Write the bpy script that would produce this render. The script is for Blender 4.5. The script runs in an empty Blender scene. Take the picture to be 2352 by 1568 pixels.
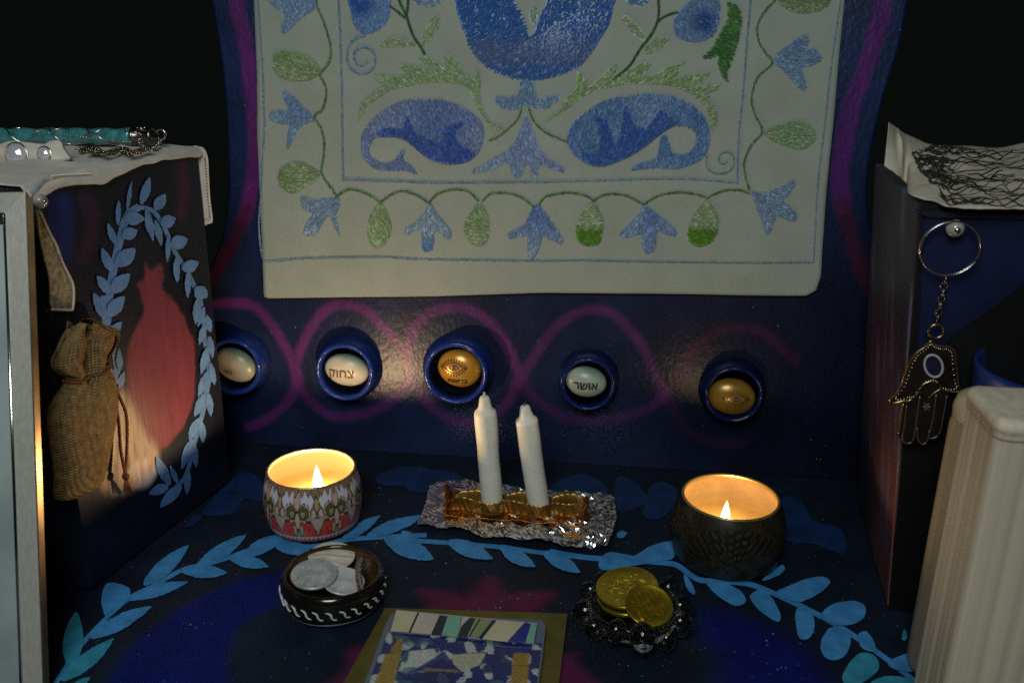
import bpy, bmesh, math, random
import numpy as np
from math import sin, cos, pi, radians
from mathutils import Vector, Matrix
random.seed(7); RNG = np.random.default_rng(7)
SC = bpy.context.scene; COL = SC.collection

# ------------------------------------------------------------------ camera, world, light
W, H, F = 2352., 1568., 2150.
PITCH, YAW, ROLL = radians(19.7), radians(6.0), radians(0.7)
CAM = np.array([0., 0., .375])
FW = np.array([-sin(YAW)*cos(PITCH), cos(YAW)*cos(PITCH), -sin(PITCH)])
R0 = np.array([cos(YAW), sin(YAW), 0.]); U0 = np.cross(R0, FW)
RT = R0*cos(ROLL)+U0*sin(ROLL); UP = -R0*sin(ROLL)+U0*cos(ROLL)
cd = bpy.data.cameras.new('camera'); cam = bpy.data.objects.new('camera', cd); COL.objects.link(cam)
cd.sensor_width = 36; cd.lens = F/W*36; cd.clip_start = .02; cd.clip_end = 50
cam.matrix_world = Matrix(((RT[0], UP[0], -FW[0], 0), (RT[1], UP[1], -FW[1], 0), (RT[2], UP[2], -FW[2], CAM[2]), (0, 0, 0, 1)))
cd.dof.use_dof = True; cd.dof.focus_distance = .67; cd.dof.aperture_fstop = 11
SC.camera = cam
wd = bpy.data.worlds.new('World'); SC.world = wd; wd.use_nodes = True
bg = wd.node_tree.nodes['Background']; bg.inputs[0].default_value = (.75, 1, .8, 1); bg.inputs[1].default_value = .0035

def area(name, loc, to, size, power, col):
    ld = bpy.data.lights.new(name, 'AREA'); ld.shape = 'DISK'; ld.size = size; ld.energy = power; ld.color = col
    o = bpy.data.objects.new(name, ld); COL.objects.link(o); o.location = loc
    o.rotation_euler = (Vector(to)-Vector(loc)).to_track_quat('-Z', 'Y').to_euler(); return o
area('room_lamp', (-.10, -.20, .74), (-.14, .60, .04), .4, 4.5, (.92, 1.0, .97))
FLAME_L, FLAME_R = .66, .09      # watts given off by the two candle flames
vs = SC.view_settings; vs.view_transform = 'Standard'; vs.look = 'None'; vs.exposure = 0; vs.gamma = 1
SC.cycles.use_denoising = False; SC.cycles.max_bounces = 18; SC.cycles.transmission_bounces = 18; SC.cycles.diffuse_bounces = 4; SC.cycles.glossy_bounces = 5; SC.cycles.sample_clamp_indirect = .8; SC.cycles.blur_glossy = 2.
SC.cycles.caustics_reflective = False; SC.cycles.caustics_refractive = False

# ------------------------------------------------------------------ picture-to-place helpers (a point on a real plane)
def rays(P):
    P = np.atleast_2d(np.asarray(P, float))
    d = FW*F + np.outer(P[:, 0]-W/2, RT) - np.outer(P[:, 1]-H/2, UP)
    return d/np.linalg.norm(d, axis=1)[:, None]
class Plane:
    def __init__(s, o, n, ux=None):
        s.o = np.array(o, float); s.n = np.array(n, float)/np.linalg.norm(n)
        ux = np.array((1, 0, 0) if ux is None else ux, float); ux = ux-s.n*(ux@s.n); s.ux = ux/np.linalg.norm(ux)
        s.uy = np.cross(s.n, s.ux)
    def at(s, P, off=0.):
        d = rays(P); t = ((s.o-CAM)@s.n+off)/(d@s.n)
        return CAM+d*np.asarray(t)[:, None]
    def uv(s, P): q = np.atleast_2d(P)-s.o; return np.stack([q@s.ux, q@s.uy], 1)
    def w(s, u, v, h=0.): return s.o+np.outer(u, s.ux)+np.outer(v, s.uy)+np.outer(np.broadcast_to(h, np.shape(np.atleast_1d(u))), s.n)
def K(ox, oy, s): return lambda P: [(ox+x*s, oy+y*s) for x, y in P]
c1, c2, c3, c4, c5 = K(0, 245, .3436), K(0, 686, .3436), K(0, 1127, .2813), K(470.4, 646.8, .25), K(1058.4, 646.8, .3667)
c6, c7, c8 = K(568.4, 980, .3125), K(940.8, 862.4, .275), K(1293.6, 1038.8, .3)
d1, d2, d3, d4 = K(764.4, 1274, .2583), K(1920.8, 235.2, .375), K(1920.8, 686, .3439), K(1842.4, 1078, .3125)
d5, d6, d7, d8, dd = K(470.4, 0, .45), K(1156.4, 0, .45), K(98, 1078, .375), K(1225, 1038.8, .375), K(0, 0, 1)
e1, e2 = K(842.8, 1391.6, .1833), K(2018.8, 705.6, .2124)
SEATP = Plane((0, 0, 0), (0, 0, 1))
WY, LEAN = .736, radians(5.5)
WALLP = Plane((0, WY, 0), (0, -cos(LEAN), sin(LEAN)))
LA = np.array([-.304, .665, 0]); LB = np.array([-.3365, .505, 0]); ld_ = LB-LA
LARM = Plane(LA, (-ld_[1], ld_[0], 0), -ld_)
if LARM.n[0] < 0: LARM = Plane(LA, -LARM.n, -ld_)
RA, RB, RC = np.array([.196, .553, 0]), np.array([.173, .547, .272]), np.array([.187, .70, .272])
rn = np.cross(RB-RA, RC-RA); rn = rn if rn[0] < 0 else -rn
RARM = Plane(RA, rn, RC-RB)
fn = np.cross(RB-RA, np.array([.17, -.004, 0])); fn = fn if fn[1] < 0 else -fn
RFRONT = Plane(RA, fn, (1, 0, 0))
def zpl(z): return Plane((0, 0, z), (0, 0, 1))
def ypl(y): return Plane((0, y, 0), (0, -1, 0))

# ------------------------------------------------------------------ mesh helpers
def wl(o):
    v = np.zeros(3)
    while o: v = v+np.array(o.location); o = o.parent
    return v
def mk(name, vf, mat, parent=None, smooth=True, col=None, kind=None):
    V, Fc = vf; V = np.asarray(V, float)
    if parent: V = V-wl(parent)
    me = bpy.data.meshes.new(name); me.from_pydata(V.tolist(), [], [list(map(int, f)) for f in Fc])
    for m in (mat if isinstance(mat, (list, tuple)) else [mat]): me.materials.append(m)
    if col is not None:
        c = np.ones((len(V), 4), np.float32); c[:, :3] = col
        me.color_attributes.new('paint', 'FLOAT_COLOR', 'POINT').data.foreach_set('color', c.ravel())
    if smooth: me.polygons.foreach_set('use_smooth', [True]*len(me.polygons))
    me.validate(); o = bpy.data.objects.new(name, me); COL.objects.link(o); o.parent = parent
    if kind: o['kind'] = kind
    return o
def thing(name, label, cat, loc, group=None):
    o = bpy.data.objects.new(name, None); o.empty_display_size = .01; COL.objects.link(o); o.location = loc
    return tag(o, label, cat, group)
def tag(o, label, cat, group=None):
    o['label'] = label; o['category'] = cat
    if group: o['group'] = group
    return o
def join(*vfs):
    V, Fc, n = [], [], 0
    for v, f in vfs:
        V.append(np.asarray(v, float)); Fc += [[i+n for i in q] for q in f]; n += len(v)
    return np.concatenate(V), Fc
def cat(P, closed=True, k=5):
    P = np.asarray(P, float); n = len(P); out = []
    for i in range(n if closed else n-1):
        g = (lambda j: P[j % n]) if closed else (lambda j: P[min(max(j, 0), n-1)])
        a, b, c, d = g(i-1), g(i), g(i+1), g(i+2)
        for t in np.arange(k)/k: out.append(.5*(2*b+(c-a)*t+(2*a-5*b+4*c-d)*t*t+(3*b-a-3*c+d)*t**3))
    if not closed: out.append(P[-1])
    return np.array(out)
def prism(P, ext):
    P = np.asarray(P, float); n = len(P); V = np.concatenate([P, P+np.asarray(ext)])
    return V, [list(range(n)), list(range(2*n-1, n-1, -1))]+[[i, n+i, n+(i+1) % n, (i+1) % n] for i in range(n)]
def frame_of(t):
    t = t/np.linalg.norm(t); a = np.array([0, 0, 1.]) if abs(t[2]) < .9 else np.array([1., 0, 0])
    x = np.cross(a, t); x /= np.linalg.norm(x); return x, np.cross(t, x)
def tube(P, r, seg=8, closed=False):
    P = np.asarray(P, float); n = len(P); r = np.broadcast_to(r, n); V, Fc = [], []
    for i in range(n):
        t = P[(i+1) % n]-P[i-1] if closed else P[min(i+1, n-1)]-P[max(i-1, 0)]
        x, y = frame_of(t)
        for j in range(seg): a = 2*pi*j/seg; V.append(P[i]+r[i]*(x*cos(a)+y*sin(a)))
    for i in range(n if closed else n-1):
        for j in range(seg):
            k = (i+1) % n; Fc.append([i*seg+j, i*seg+(j+1) % seg, k*seg+(j+1) % seg, k*seg+j])
    if not closed: Fc += [list(range(seg))[::-1], [(n-1)*seg+j for j in range(seg)]]
    return np.array(V), Fc
def lathe(prof, seg, c, ax=(0, 0, 1), x=None, caps=False):
    ax = np.array(ax, float)/np.linalg.norm(ax)
    X, Y = frame_of(ax) if x is None else (np.array(x), np.cross(ax, x)); c = np.array(c, float); V = []
    for r, h in prof:
        for j in range(seg): a = 2*pi*j/seg; V.append(c+ax*h+r*(X*cos(a)+Y*sin(a)))
    n = len(prof); Fc = [[i*seg+j, i*seg+(j+1) % seg, (i+1)*seg+(j+1) % seg, (i+1)*seg+j] for i in range(n-1) for j in range(seg)]
    if caps: Fc += [list(range(seg))[::-1], [(n-1)*seg+j for j in range(seg)]]
    return np.array(V), Fc
def ball(c, ax3, seg=16, rings=10, axes=None):
    A = np.eye(3) if axes is None else np.array(axes); V, Fc = [], []
    for i in range(rings+1):
        th = pi*i/rings
        for j in range(seg):
            a = 2*pi*j/seg; q = np.array([sin(th)*cos(a)*ax3[0], sin(th)*sin(a)*ax3[1], cos(th)*ax3[2]]); V.append(np.array(c)+q@A)
    for i in range(rings):
        for j in range(seg): Fc.append([i*seg+j, (i+1)*seg+j, (i+1)*seg+(j+1) % seg, i*seg+(j+1) % seg])
    return np.array(V), Fc
def grid(P):
    nv, nu = P.shape[:2]
    return P.reshape(-1, 3), [[j*nu+i, j*nu+i+1, (j+1)*nu+i+1, (j+1)*nu+i] for j in range(nv-1) for i in range(nu-1)]
def slab(P, ext):
    """grid sheet with thickness: P (nv,nu,3), ext vector to the back"""
    nv, nu = P.shape[:2]; V, Fc = grid(P); n = len(V); E_ = np.broadcast_to(np.asarray(ext, float), V.shape)
    ring = [i for i in range(nu)]+[j*nu+nu-1 for j in range(1, nv)]+[(nv-1)*nu+i for i in range(nu-2, -1, -1)]+[j*nu for j in range(nv-2, 0, -1)]
    m = len(ring)
    return np.concatenate([V, V+E_]), Fc+[[a+n for a in f[::-1]] for f in Fc]+[[ring[i], n+ring[i], n+ring[(i+1) % m], ring[(i+1) % m]] for i in range(m)]
def rbox(c, size, bev, rot=None, seg=3):
    bm = bmesh.new(); bmesh.ops.create_cube(bm, size=1); bmesh.ops.scale(bm, vec=size, verts=bm.verts)
    bmesh.ops.bevel(bm, geom=bm.edges[:], offset=bev, segments=seg, profile=.5, affect='EDGES')
    if rot is not None: bmesh.ops.rotate(bm, cent=(0, 0, 0), matrix=rot, verts=bm.verts)
    bm.verts.index_update(); V = np.array([v.co[:] for v in bm.verts])+np.array(c); Fc = [[v.index for v in f.verts] for f in bm.faces]; bm.free(); return V, Fc
def fbm(P, s, seed=0, oct=4):
    """cheap smooth noise from random sine waves"""
    r = np.random.default_rng(seed); P = np.asarray(P, float); out = np.zeros(P.shape[:-1]); a = 1.
    for o in range(oct):
        for _ in range(4):
            k = r.normal(size=P.shape[-1])*s*2**o; out += a*np.sin(P@k+r.uniform(0, 6.28))/4
        a *= .5
    return out
def sd_poly(X, P):
    P = np.asarray(P); d = np.full(len(X), 1e9); ins = np.zeros(len(X), bool)
    for i in range(len(P)):
        a, b = P[i-1], P[i]; e = b-a; q = X-a; t = np.clip((q@e)/(e@e+1e-18), 0, 1); d = np.minimum(d, np.hypot(*(q-t[:, None]*e).T))
        c = ((a[1] > X[:, 1]) != (b[1] > X[:, 1])); dy = b[1]-a[1]
        ins ^= c & (X[:, 0] < (b[0]-a[0])*(X[:, 1]-a[1])/(dy if dy else 1e-12)+a[0])
    return np.where(ins, -d, d)
def sd_line(X, P):
    d = np.full(len(X), 1e9)
    for i in range(1, len(P)):
        a, b = P[i-1], P[i]; e = b-a; q = X-a; t = np.clip((q@e)/(e@e+1e-18), 0, 1); d = np.minimum(d, np.hypot(*(q-t[:, None]*e).T))
    return d
def sst(a, b, x): t = np.clip((x-a)/(b-a), 0, 1); return t*t*(3-2*t)
def mixc(C, col, a): return C+(np.array(col)-C)*a[:, None]

# ------------------------------------------------------------------ materials
def M(name, col=(.5, .5, .5), rough=.5, metal=0., attr=False, var=None, bump=None, stretch=None, speck=None, coat=0., trans=0., ior=1.45, emit=None, sheen=0., sss=0., spec=.5, weave=None):
    m = bpy.data.materials.new(name); m.use_nodes = True; nt = m.node_tree; N, Lk = nt.nodes, nt.links; b = N['Principled BSDF']
    b.inputs['Base Color'].default_value = (*col, 1); b.inputs['Roughness'].default_value = rough; b.inputs['Metallic'].default_value = metal
    b.inputs['Specular IOR Level'].default_value = spec; b.inputs['IOR'].default_value = ior
    b.inputs['Coat Weight'].default_value = coat; b.inputs['Coat Roughness'].default_value = .12; b.inputs['Transmission Weight'].default_value = trans
    if sheen: b.inputs['Sheen Weight'].default_value = sheen
    if sss: b.inputs['Subsurface Weight'].default_value = sss; b.inputs['Subsurface Radius'].default_value = (.006, .004, .002)
    if emit: b.inputs['Emission Color'].default_value = (*emit[0], 1); b.inputs['Emission Strength'].default_value = emit[1]
    tc = N.new('ShaderNodeTexCoord'); mp = N.new('ShaderNodeMapping'); Lk.new(tc.outputs['Object'], mp.inputs[0])
    if stretch: mp.inputs['Scale'].default_value = stretch
    def noise(sc, det=4.): n = N.new('ShaderNodeTexNoise'); n.inputs['Scale'].default_value = sc; n.inputs['Detail'].default_value = det; Lk.new(mp.outputs[0], n.inputs['Vector']); return n
    src = None
    if attr: a = N.new('ShaderNodeAttribute'); a.attribute_name = 'paint'; src = a.outputs['Color']
    def mix(mode, fac, A, B):
        x = N.new('ShaderNodeMix'); x.data_type = 'RGBA'; x.blend_type = mode
        for s, v in ((0, fac), (6, A), (7, B)):
            if hasattr(v, 'links'): Lk.new(v, x.inputs[s])
            else: x.inputs[s].default_value = v
        return x.outputs[2]
    if var:
        n = noise(var[0]); r = N.new('ShaderNodeMapRange'); r.inputs[1].default_value = .3; r.inputs[2].default_value = .7; r.inputs[3].default_value = 1-var[1]; r.inputs[4].default_value = 1+var[1]
        Lk.new(n.outputs['Fac'], r.inputs[0]); src = mix('MULTIPLY', 1., src if src else (*col, 1), r.outputs[0])
    if speck:
        v = N.new('ShaderNodeTexVoronoi'); v.inputs['Scale'].default_value = speck[0]; Lk.new(tc.outputs['Object'], v.inputs['Vector'])
        sx = N.new('ShaderNodeSeparateColor'); Lk.new(v.outputs['Color'], sx.inputs[0])
        sz = N.new('ShaderNodeMath'); sz.operation = 'POWER'; sz.inputs[1].default_value = 6.; Lk.new(sx.outputs[0], sz.inputs[0])
        s2 = N.new('ShaderNodeMath'); s2.operation = 'MULTIPLY'; s2.inputs[1].default_value = speck[1]; Lk.new(sz.outputs[0], s2.inputs[0])
        lt = N.new('ShaderNodeMath'); lt.operation = 'LESS_THAN'; Lk.new(v.outputs['Distance'], lt.inputs[0]); Lk.new(s2.outputs[0], lt.inputs[1])
        f = N.new('ShaderNodeMath'); f.operation = 'MULTIPLY'; Lk.new(lt.outputs[0], f.inputs[0]); Lk.new(sx.outputs[1], f.inputs[1])
        n_ = noise(16.); r_ = N.new('ShaderNodeMapRange'); r_.inputs[1].default_value = .42; r_.inputs[2].default_value = .62; Lk.new(n_.outputs['Fac'], r_.inputs[0]); f2 = N.new('ShaderNodeMath'); f2.operation = 'MULTIPLY'; Lk.new(f.outputs[0], f2.inputs[0]); Lk.new(r_.outputs[0], f2.inputs[1])
        src = mix('MIX', f2.outputs[0], src if src else (*col, 1), (*speck[2], 1))
    if src: Lk.new(src, b.inputs['Base Color'])
    nrm = None
    def addbump(h, st, dist):
        nonlocal nrm
        k = N.new('ShaderNodeBump'); k.inputs['Strength'].default_value = st; k.inputs['Distance'].default_value = dist; Lk.new(h, k.inputs['Height'])
        if nrm: Lk.new(nrm, k.inputs['Normal'])
        nrm = k.outputs[0]
    if bump: addbump(noise(bump[0], 5.).outputs['Fac'], bump[1], bump[2] if len(bump) > 2 else .001)
    if weave:
        hs = []
        for ax in weave[2]:
            w_ = N.new('ShaderNodeTexWave'); w_.bands_direction = ax; w_.inputs['Scale'].default_value = weave[0]; w_.inputs['Distortion'].default_value = 1.5; w_.inputs['Detail'].default_value = 1
            Lk.new(tc.outputs['Object'], w_.inputs['Vector']); hs.append(w_.outputs['Fac'])
        x = N.new('ShaderNodeMath'); x.operation = 'MULTIPLY'; Lk.new(hs[0], x.inputs[0]); Lk.new(hs[1], x.inputs[1]); addbump(x.outputs[0], weave[1], .0012)
        if len(weave) > 3:
            r = N.new('ShaderNodeMapRange'); r.inputs[3].default_value = 1-weave[3]; r.inputs[4].default_value = 1+weave[3]; Lk.new(x.outputs[0], r.inputs[0])
            Lk.new(mix('MULTIPLY', 1., src if src else (*col, 1), r.outputs[0]), b.inputs['Base Color'])
    if nrm: Lk.new(nrm, b.inputs['Normal'])
    return m
mt_board = M('painted_wood', attr=True, rough=.34, var=(38, .25), bump=(260, .35, .0012), stretch=(1, 3.5, .6), speck=(330, .16, (.42, .46, .46)))
mt_seat = M('painted_seat', attr=True, rough=.5, var=(45, .25), bump=(260, .2, .001), speck=(380, .28, (.28, .34, .37)), spec=.3)
mt_arm = M('painted_arm', attr=True, rough=.45, var=(55, .12), bump=(120, .18, .001), stretch=(3, 3, .35), spec=.35)
mt_edge = M('dark_edge', (.012, .012, .02), .5, var=(60, .3))
mt_blue = M('leaf_paint', (.055, .26, .58), .42, var=(90, .22), bump=(400, .25, .0006), speck=(600, .2, (.02, .08, .2)))
mt_teal = M('teal_leaf_paint', (.035, .26, .40), .42, var=(90, .22), bump=(400, .25, .0006))
mt_dblue = M('shaded_leaf_paint', (.006, .028, .105), .45, var=(60, .3), bump=(400, .25, .0006))  # shade over the back-row leaves painted in as a darker blue
mt_gblue = M('grey_leaf_paint', (.10, .22, .50), .45, var=(90, .2), bump=(300, .25, .0006))
mt_socket = M('glossy_socket', attr=True, rough=.22, var=(200, .2), bump=(350, .25, .0008))
mt_cloth = M('linen', (.34, .385, .342), .85, var=(28, .07), weave=(260, .25, 'XZ', .04), sheen=.15)
mt_thread = M('thread', attr=True, rough=.34, sheen=.15, spec=.7)
mt_gold = M('brass_foil', (.40, .22, .055), .36, .8, var=(120, .25), bump=(180, .12, .0008))
mt_wax = M('white_wax', (.84, .80, .70), .45, sss=.2, var=(80, .06), bump=(260, .12, .0008))
mt_steel = M('silver', (.62, .60, .56), .25, 1., var=(300, .2))
mt_dgold = M('old_gold', (.45, .33, .12), .28, 1., var=(300, .3))
mt_black = M('black_gloss', (.008, .007, .007), .2)

# ================================================================== THE CHAIR
CH = thing('painted_chair', 'dark blue painted wooden armchair with blue leaf wreaths and purple swirls, carrying everything', 'chair', (-.05, .55, 0))
def paint(X, base, layers, seed, blot=.35):
    C = np.tile(np.array(base, float), (len(X), 1)); C *= (1+blot*fbm(X, 25, seed))[:, None]
    for kind, P, wid, col, fe, al in layers:
        wob = .0012*fbm(X, 110, seed+3, 3)
        d = (sd_poly(X, P) if kind == 'p' else sd_line(X, P)-wid)+wob
        C = mixc(C, col, al*(1-sst(-fe, fe, d)))
    return np.clip(C, .001, 1)
# ---- seat
nx, ny = 420, 210
gx, gy = np.meshgrid(np.linspace(-.47, .42, nx), np.linspace(.31, WY, ny))
sp = lambda f, P, closed=True: SEATP.at(cat(f(P), closed, 4))[:, :2]
DEEP = (.0015, .010, .125)
lay = [('p', sp(d7, [(430, 1400), (480, 1180), (640, 1000), (850, 850), (1100, 720), (1300, 660), (1490, 640), (1470, 800), (1300, 900), (1180, 1000), (1130, 1150), (1090, 1400)]), 0, DEEP, .006, .95),
       ('p', sp(d8, [(1010, 1100), (1080, 960), (1300, 1010), (1600, 1150), (1750, 1300), (1800, 1500), (1200, 1500), (1130, 1250)]), 0, (.004, .006, .11), .012, .9),
       ('p', sp(d1, [(750, 310), (900, 310), (1050, 330), (1180, 350), (1260, 280), (1400, 190), (1480, 240), (1560, 350), (1700, 330), (1950, 330), (1900, 400), (1800, 480), (1500, 560), (900, 520), (830, 400)]), 0, (.12, .012, .05), .006, .85),
       ('p', sp(d1, [(0, 1250), (60, 1080), (150, 1000), (300, 800), (2050, 880), (2110, 880), (2200, 1000), (2260, 1250)]), 0, (.11, .010, .06), .005, .8),
       ('p', sp(d7, [(0, 900), (400, 200), (900, 150), (700, 500)]), 0, (.012, .008, .02), .02, .5)]
seatP = np.stack([gx, gy, 0*gx], 2)
so = mk('seat', slab(seatP, (0, 0, -.02)), mt_seat, CH, col=np.tile(paint(np.stack([gx.ravel(), gy.ravel()], 1), (.007, .013, .027), lay, 1), (2, 1)))
# the painted leaves of the seat
cnt = [0]
def leafpts(bx, by, tx, ty, hw):
    b, t = np.array([bx, by], float), np.array([tx, ty], float); d = t-b; nn = np.array([-d[1], d[0]])/np.hypot(*d)
    s = np.linspace(0, 1, 9); w_ = hw*np.sin(pi*np.clip(s, .03, .985)**.85)**.72; k = .06*hw*np.sin(pi*s)*random.choice((-1, 1))
    return np.concatenate([b+np.outer(s, d)+np.outer(w_+k, nn), (b+np.outer(s, d)-np.outer(w_-k, nn))[::-1]])
def paintpoly(name, P, plane, mat, parent, base=.0006, curve=True):
    cnt[0] += 1
    Q = cat(P, True, 3) if curve else np.array(P)
    Q = Q+RNG.normal(0, .55, Q.shape)
    return mk(name, (plane.at(Q, base+2.5e-5*(cnt[0] % 40)), [list(range(len(Q)))]), mat, parent, smooth=False)
def stem(P, plane, mat, parent, hw, name='painted_stem', base=.0004):
    cnt[0] += 1; base = base-.00003*(cnt[0] % 7); Q = cat(P, False, 4); T = np.gradient(Q, axis=0); Nn = np.stack([-T[:, 1], T[:, 0]], 1)/np.linalg.norm(T, axis=1)[:, None]
    A, B = plane.at(Q+Nn*hw, base), plane.at(Q-Nn*hw, base); n = len(Q)
    return mk(name, (np.concatenate([A, B]), [[i, i+1, n+i+1, n+i] for i in range(n-1)]), mat, parent, smooth=False)
for f, P, hw in ((d7, [(60, 1340), (230, 1080), (400, 900), (540, 780), (680, 710), (860, 610), (1000, 580), (1160, 530), (1300, 480), (1450, 450), (1640, 470), (1850, 430), (2100, 410), (2352, 400)], 5),
                 (c7, [(-60, 1340), (0, 1370), (330, 1395), (760, 1430), (1130, 1480), (1500, 1520)], 5),
                 (d8, [(100, 605), (310, 640), (600, 660), (760, 670), (880, 690), (980, 760), (1060, 785), (1300, 800), (1470, 860), (1620, 930), (1760, 1000), (1900, 1080), (2050, 1180), (2200, 1290), (2352, 1411)], 6)):
    stem(f(P), SEATP, mt_blue, so, hw)
for f, mat, LL in ((d7, mt_blue, [(625, 700, 890, 465, 48), (530, 790, 885, 688, 38), (950, 590, 1242, 402, 45), (850, 615, 1127, 632, 42), (1150, 540, 1380, 592, 40), (300, 1025, 662, 838, 46), (1840, 420, 2065, 282, 34), (1990, 405, 2325, 285, 38), (2100, 420, 2390, 545, 62), (1240, 520, 1480, 405, 44), (1400, 440, 1650, 510, 48)]),
                   (d7, mt_teal, [(165, 1200, 205, 872, 62), (120, 1285, 432, 1036, 48), (150, 1380, 292, 1268, 30)]),
                   (c7, mt_blue, [(-60, 1300, 115, 1505, 60), (325, 1385, 690, 1525, 66), (760, 1425, 1045, 1590, 62), (1125, 1475, 1420, 1640, 62), (-70, 1260, 92, 1165, 32), (1730, 1340, 1815, 1310, 30)])):
    for l in LL: paintpoly('painted_leaf', f(leafpts(*l)), SEATP, mat, so)
paintpoly('painted_leaf', d7([(370, 865), (362, 780), (398, 693), (530, 722), (520, 800), (450, 870), (400, 905)]), SEATP, mt_blue, so)
for mat, PP in ((mt_blue, [[(405, 660), (470, 608), (600, 630), (720, 665), (560, 700), (420, 720)], [(600, 655), (700, 580), (845, 542), (860, 640), (790, 662), (650, 678)], [(925, 740), (985, 830), (985, 870), (935, 820)],
        [(1058, 770), (1160, 788), (1270, 850), (1302, 912), (1240, 937), (1150, 890), (1080, 830)], [(1328, 870), (1400, 838), (1470, 900), (1517, 1012), (1490, 1032), (1400, 980), (1345, 920)],
        [(1478, 862), (1600, 800), (1740, 758), (1817, 780), (1790, 830), (1700, 890), (1600, 912)], [(1610, 958), (1680, 958), (1722, 1030), (1702, 1120), (1650, 1147), (1613, 1090)],
        [(1758, 1002), (1830, 930), (1960, 908), (2032, 940), (2022, 1010), (1950, 1050), (1850, 1052)], [(1758, 1170), (1810, 1078), (1900, 1068), (1942, 1130), (1920, 1230), (1840, 1272), (1778, 1240)],
        [(1985, 1120), (2040, 1093), (2082, 1150), (2097, 1215), (2020, 1200)], [(2170, 1290), (2250, 1240), (2380, 1215), (2380, 1330), (2240, 1332)], [(1400, 780), (1480, 710), (1530, 688), (1537, 720), (1480, 762)]]),
        (mt_teal, [[(1893, 1380), (1930, 1290), (2010, 1223), (2100, 1250), (2112, 1330), (2020, 1402), (1930, 1432)], [(2060, 1425), (2150, 1370), (2300, 1385), (2380, 1470), (2200, 1480)], [(2258, 1140), (2268, 1080), (2292, 1120), (2275, 1150)]]),
        (mt_dblue, [[(100, 205), (290, 128), (430, 195), (445, 260), (300, 285), (150, 265)], [(510, 155), (600, 170), (705, 280), (620, 345), (510, 355)], [(670, 370), (720, 210), (800, 180), (880, 230), (870, 310), (800, 395), (720, 408)],
                    [(1520, 280), (1640, 298), (1720, 420), (1880, 460), (1905, 610), (1740, 560), (1540, 530)], [(1750, 575), (1830, 556), (1908, 628)]])):
    for P in PP: paintpoly('painted_leaf', d8(P), SEATP, mat, so)
for f, P in ((d7, [(978, 255), (1100, 120), (1225, 15), (1330, 60), (1360, 190), (1230, 180), (1180, 262), (1050, 282)]), (c6, [(940, 375), (1060, 310), (1160, 285), (1330, 310), (1440, 420), (1330, 480), (1200, 475), (1150, 435), (1000, 430)]), (c7, [(0, 835), (150, 785), (330, 800), (460, 860), (330, 930), (100, 925)]), (d7, [(880, 340), (930, 280), (965, 300), (915, 345)])):
    paintpoly('painted_leaf', f(P), SEATP, mt_dblue, so)
# ---- backrest
Lp = WALLP.uv(WALLP.at(cat([(400, 1120), (400, 900), (400, 740), (440, 680), (482, 620), (508, 550), (522, 480), (527, 420), (524, 330), (518, 220), (508, 130), (487, 0), (470, -120), (440, -300)], False, 6)))
Rp = WALLP.uv(WALLP.at(cat([(2085, 1180), (2085, 900), (2070, 760), (2030, 620), (1996, 500), (1992, 400), (2010, 300), (2035, 200), (2066, 100), (2084, 0), (2105, -120), (2140, -300)], False, 6)))
nu, nv = 300, 250; vv = np.linspace(-.004, .46, nv); so1, so2 = np.argsort(Lp[:, 1]), np.argsort(Rp[:, 1])
lu, ru = np.interp(vv, Lp[so1, 1], Lp[so1, 0]), np.interp(vv, Rp[so2, 1], Rp[so2, 0])
ss = np.linspace(0, 1, nu); uu = lu[:, None]+(ru-lu)[:, None]*ss; V2 = np.repeat(vv[:, None], nu, 1)
wp = lambda f, P, closed=False: WALLP.uv(WALLP.at(cat(f(P), closed, 4)))
PUR, RED = (.10, .014, .14), (.055, .008, .026)
lay = [('l', wp(d5, [(135, -250), (150, -60), (160, 0), (185, 120), (215, 260), (230, 400), (250, 600), (255, 800), (240, 950), (205, 1100)]), .0062, PUR, .0022, .9),
       ('l', wp(d5, [(215, 1070), (205, 1100), (150, 1230), (80, 1350), (30, 1440)]), .0055, RED, .003, .75),
       ('l', wp(d6, [(1985, -200), (1945, 0), (1910, 150), (1850, 350), (1790, 500), (1745, 700), (1715, 900), (1730, 1050)]), .0068, (.085, .013, .15), .002, .9),
       ('l', wp(d6, [(1725, 1030), (1770, 1200), (1810, 1320), (1880, 1480)]), .006, RED, .003, .7)]
arcs = [(c4, [(-200, 300), (60, 215), (250, 195), (400, 205), (520, 280), (640, 430), (740, 600), (830, 780), (850, 900)], .9), (c4, [(850, 900), (830, 780), (870, 650), (960, 450), (1080, 290), (1200, 220), (1350, 220), (1500, 280), (1640, 420), (1760, 560), (1850, 700), (1880, 880)], .95),
        (c4, [(1880, 880), (1870, 660), (1900, 500), (1960, 380), (2080, 280), (2240, 240), (2352, 240), (2500, 290), (2640, 400), (2780, 600), (2890, 850)], .85),
        (c5, [(360, 640), (380, 600), (440, 500), (540, 350), (650, 240), (800, 175), (950, 200), (1060, 300), (1150, 430), (1220, 580), (1280, 700)], .6), (c5, [(1280, 740), (1380, 560), (1440, 450), (1550, 340), (1700, 290), (1850, 300), (1980, 380), (2100, 500)], .42),
        (c4, [(850, 880), (800, 1050), (680, 1180), (540, 1280), (400, 1330)], .8), (c4, [(850, 880), (900, 1020), (1000, 1120), (1120, 1210), (1300, 1240), (1500, 1200), (1680, 1120), (1800, 1000), (1880, 860)], .8),
        (c4, [(1880, 860), (1960, 1000), (2080, 1150), (2200, 1230), (2352, 1290), (2520, 1290), (2700, 1200), (2820, 1050), (2890, 850)], .7), (c5, [(380, 600), (450, 720), (560, 800), (700, 860), (900, 870), (1100, 820), (1220, 760), (1280, 700)], .4), (c5, [(1280, 700), (1360, 850), (1450, 950), (1600, 1010), (1760, 1010)], .18)]
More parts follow.
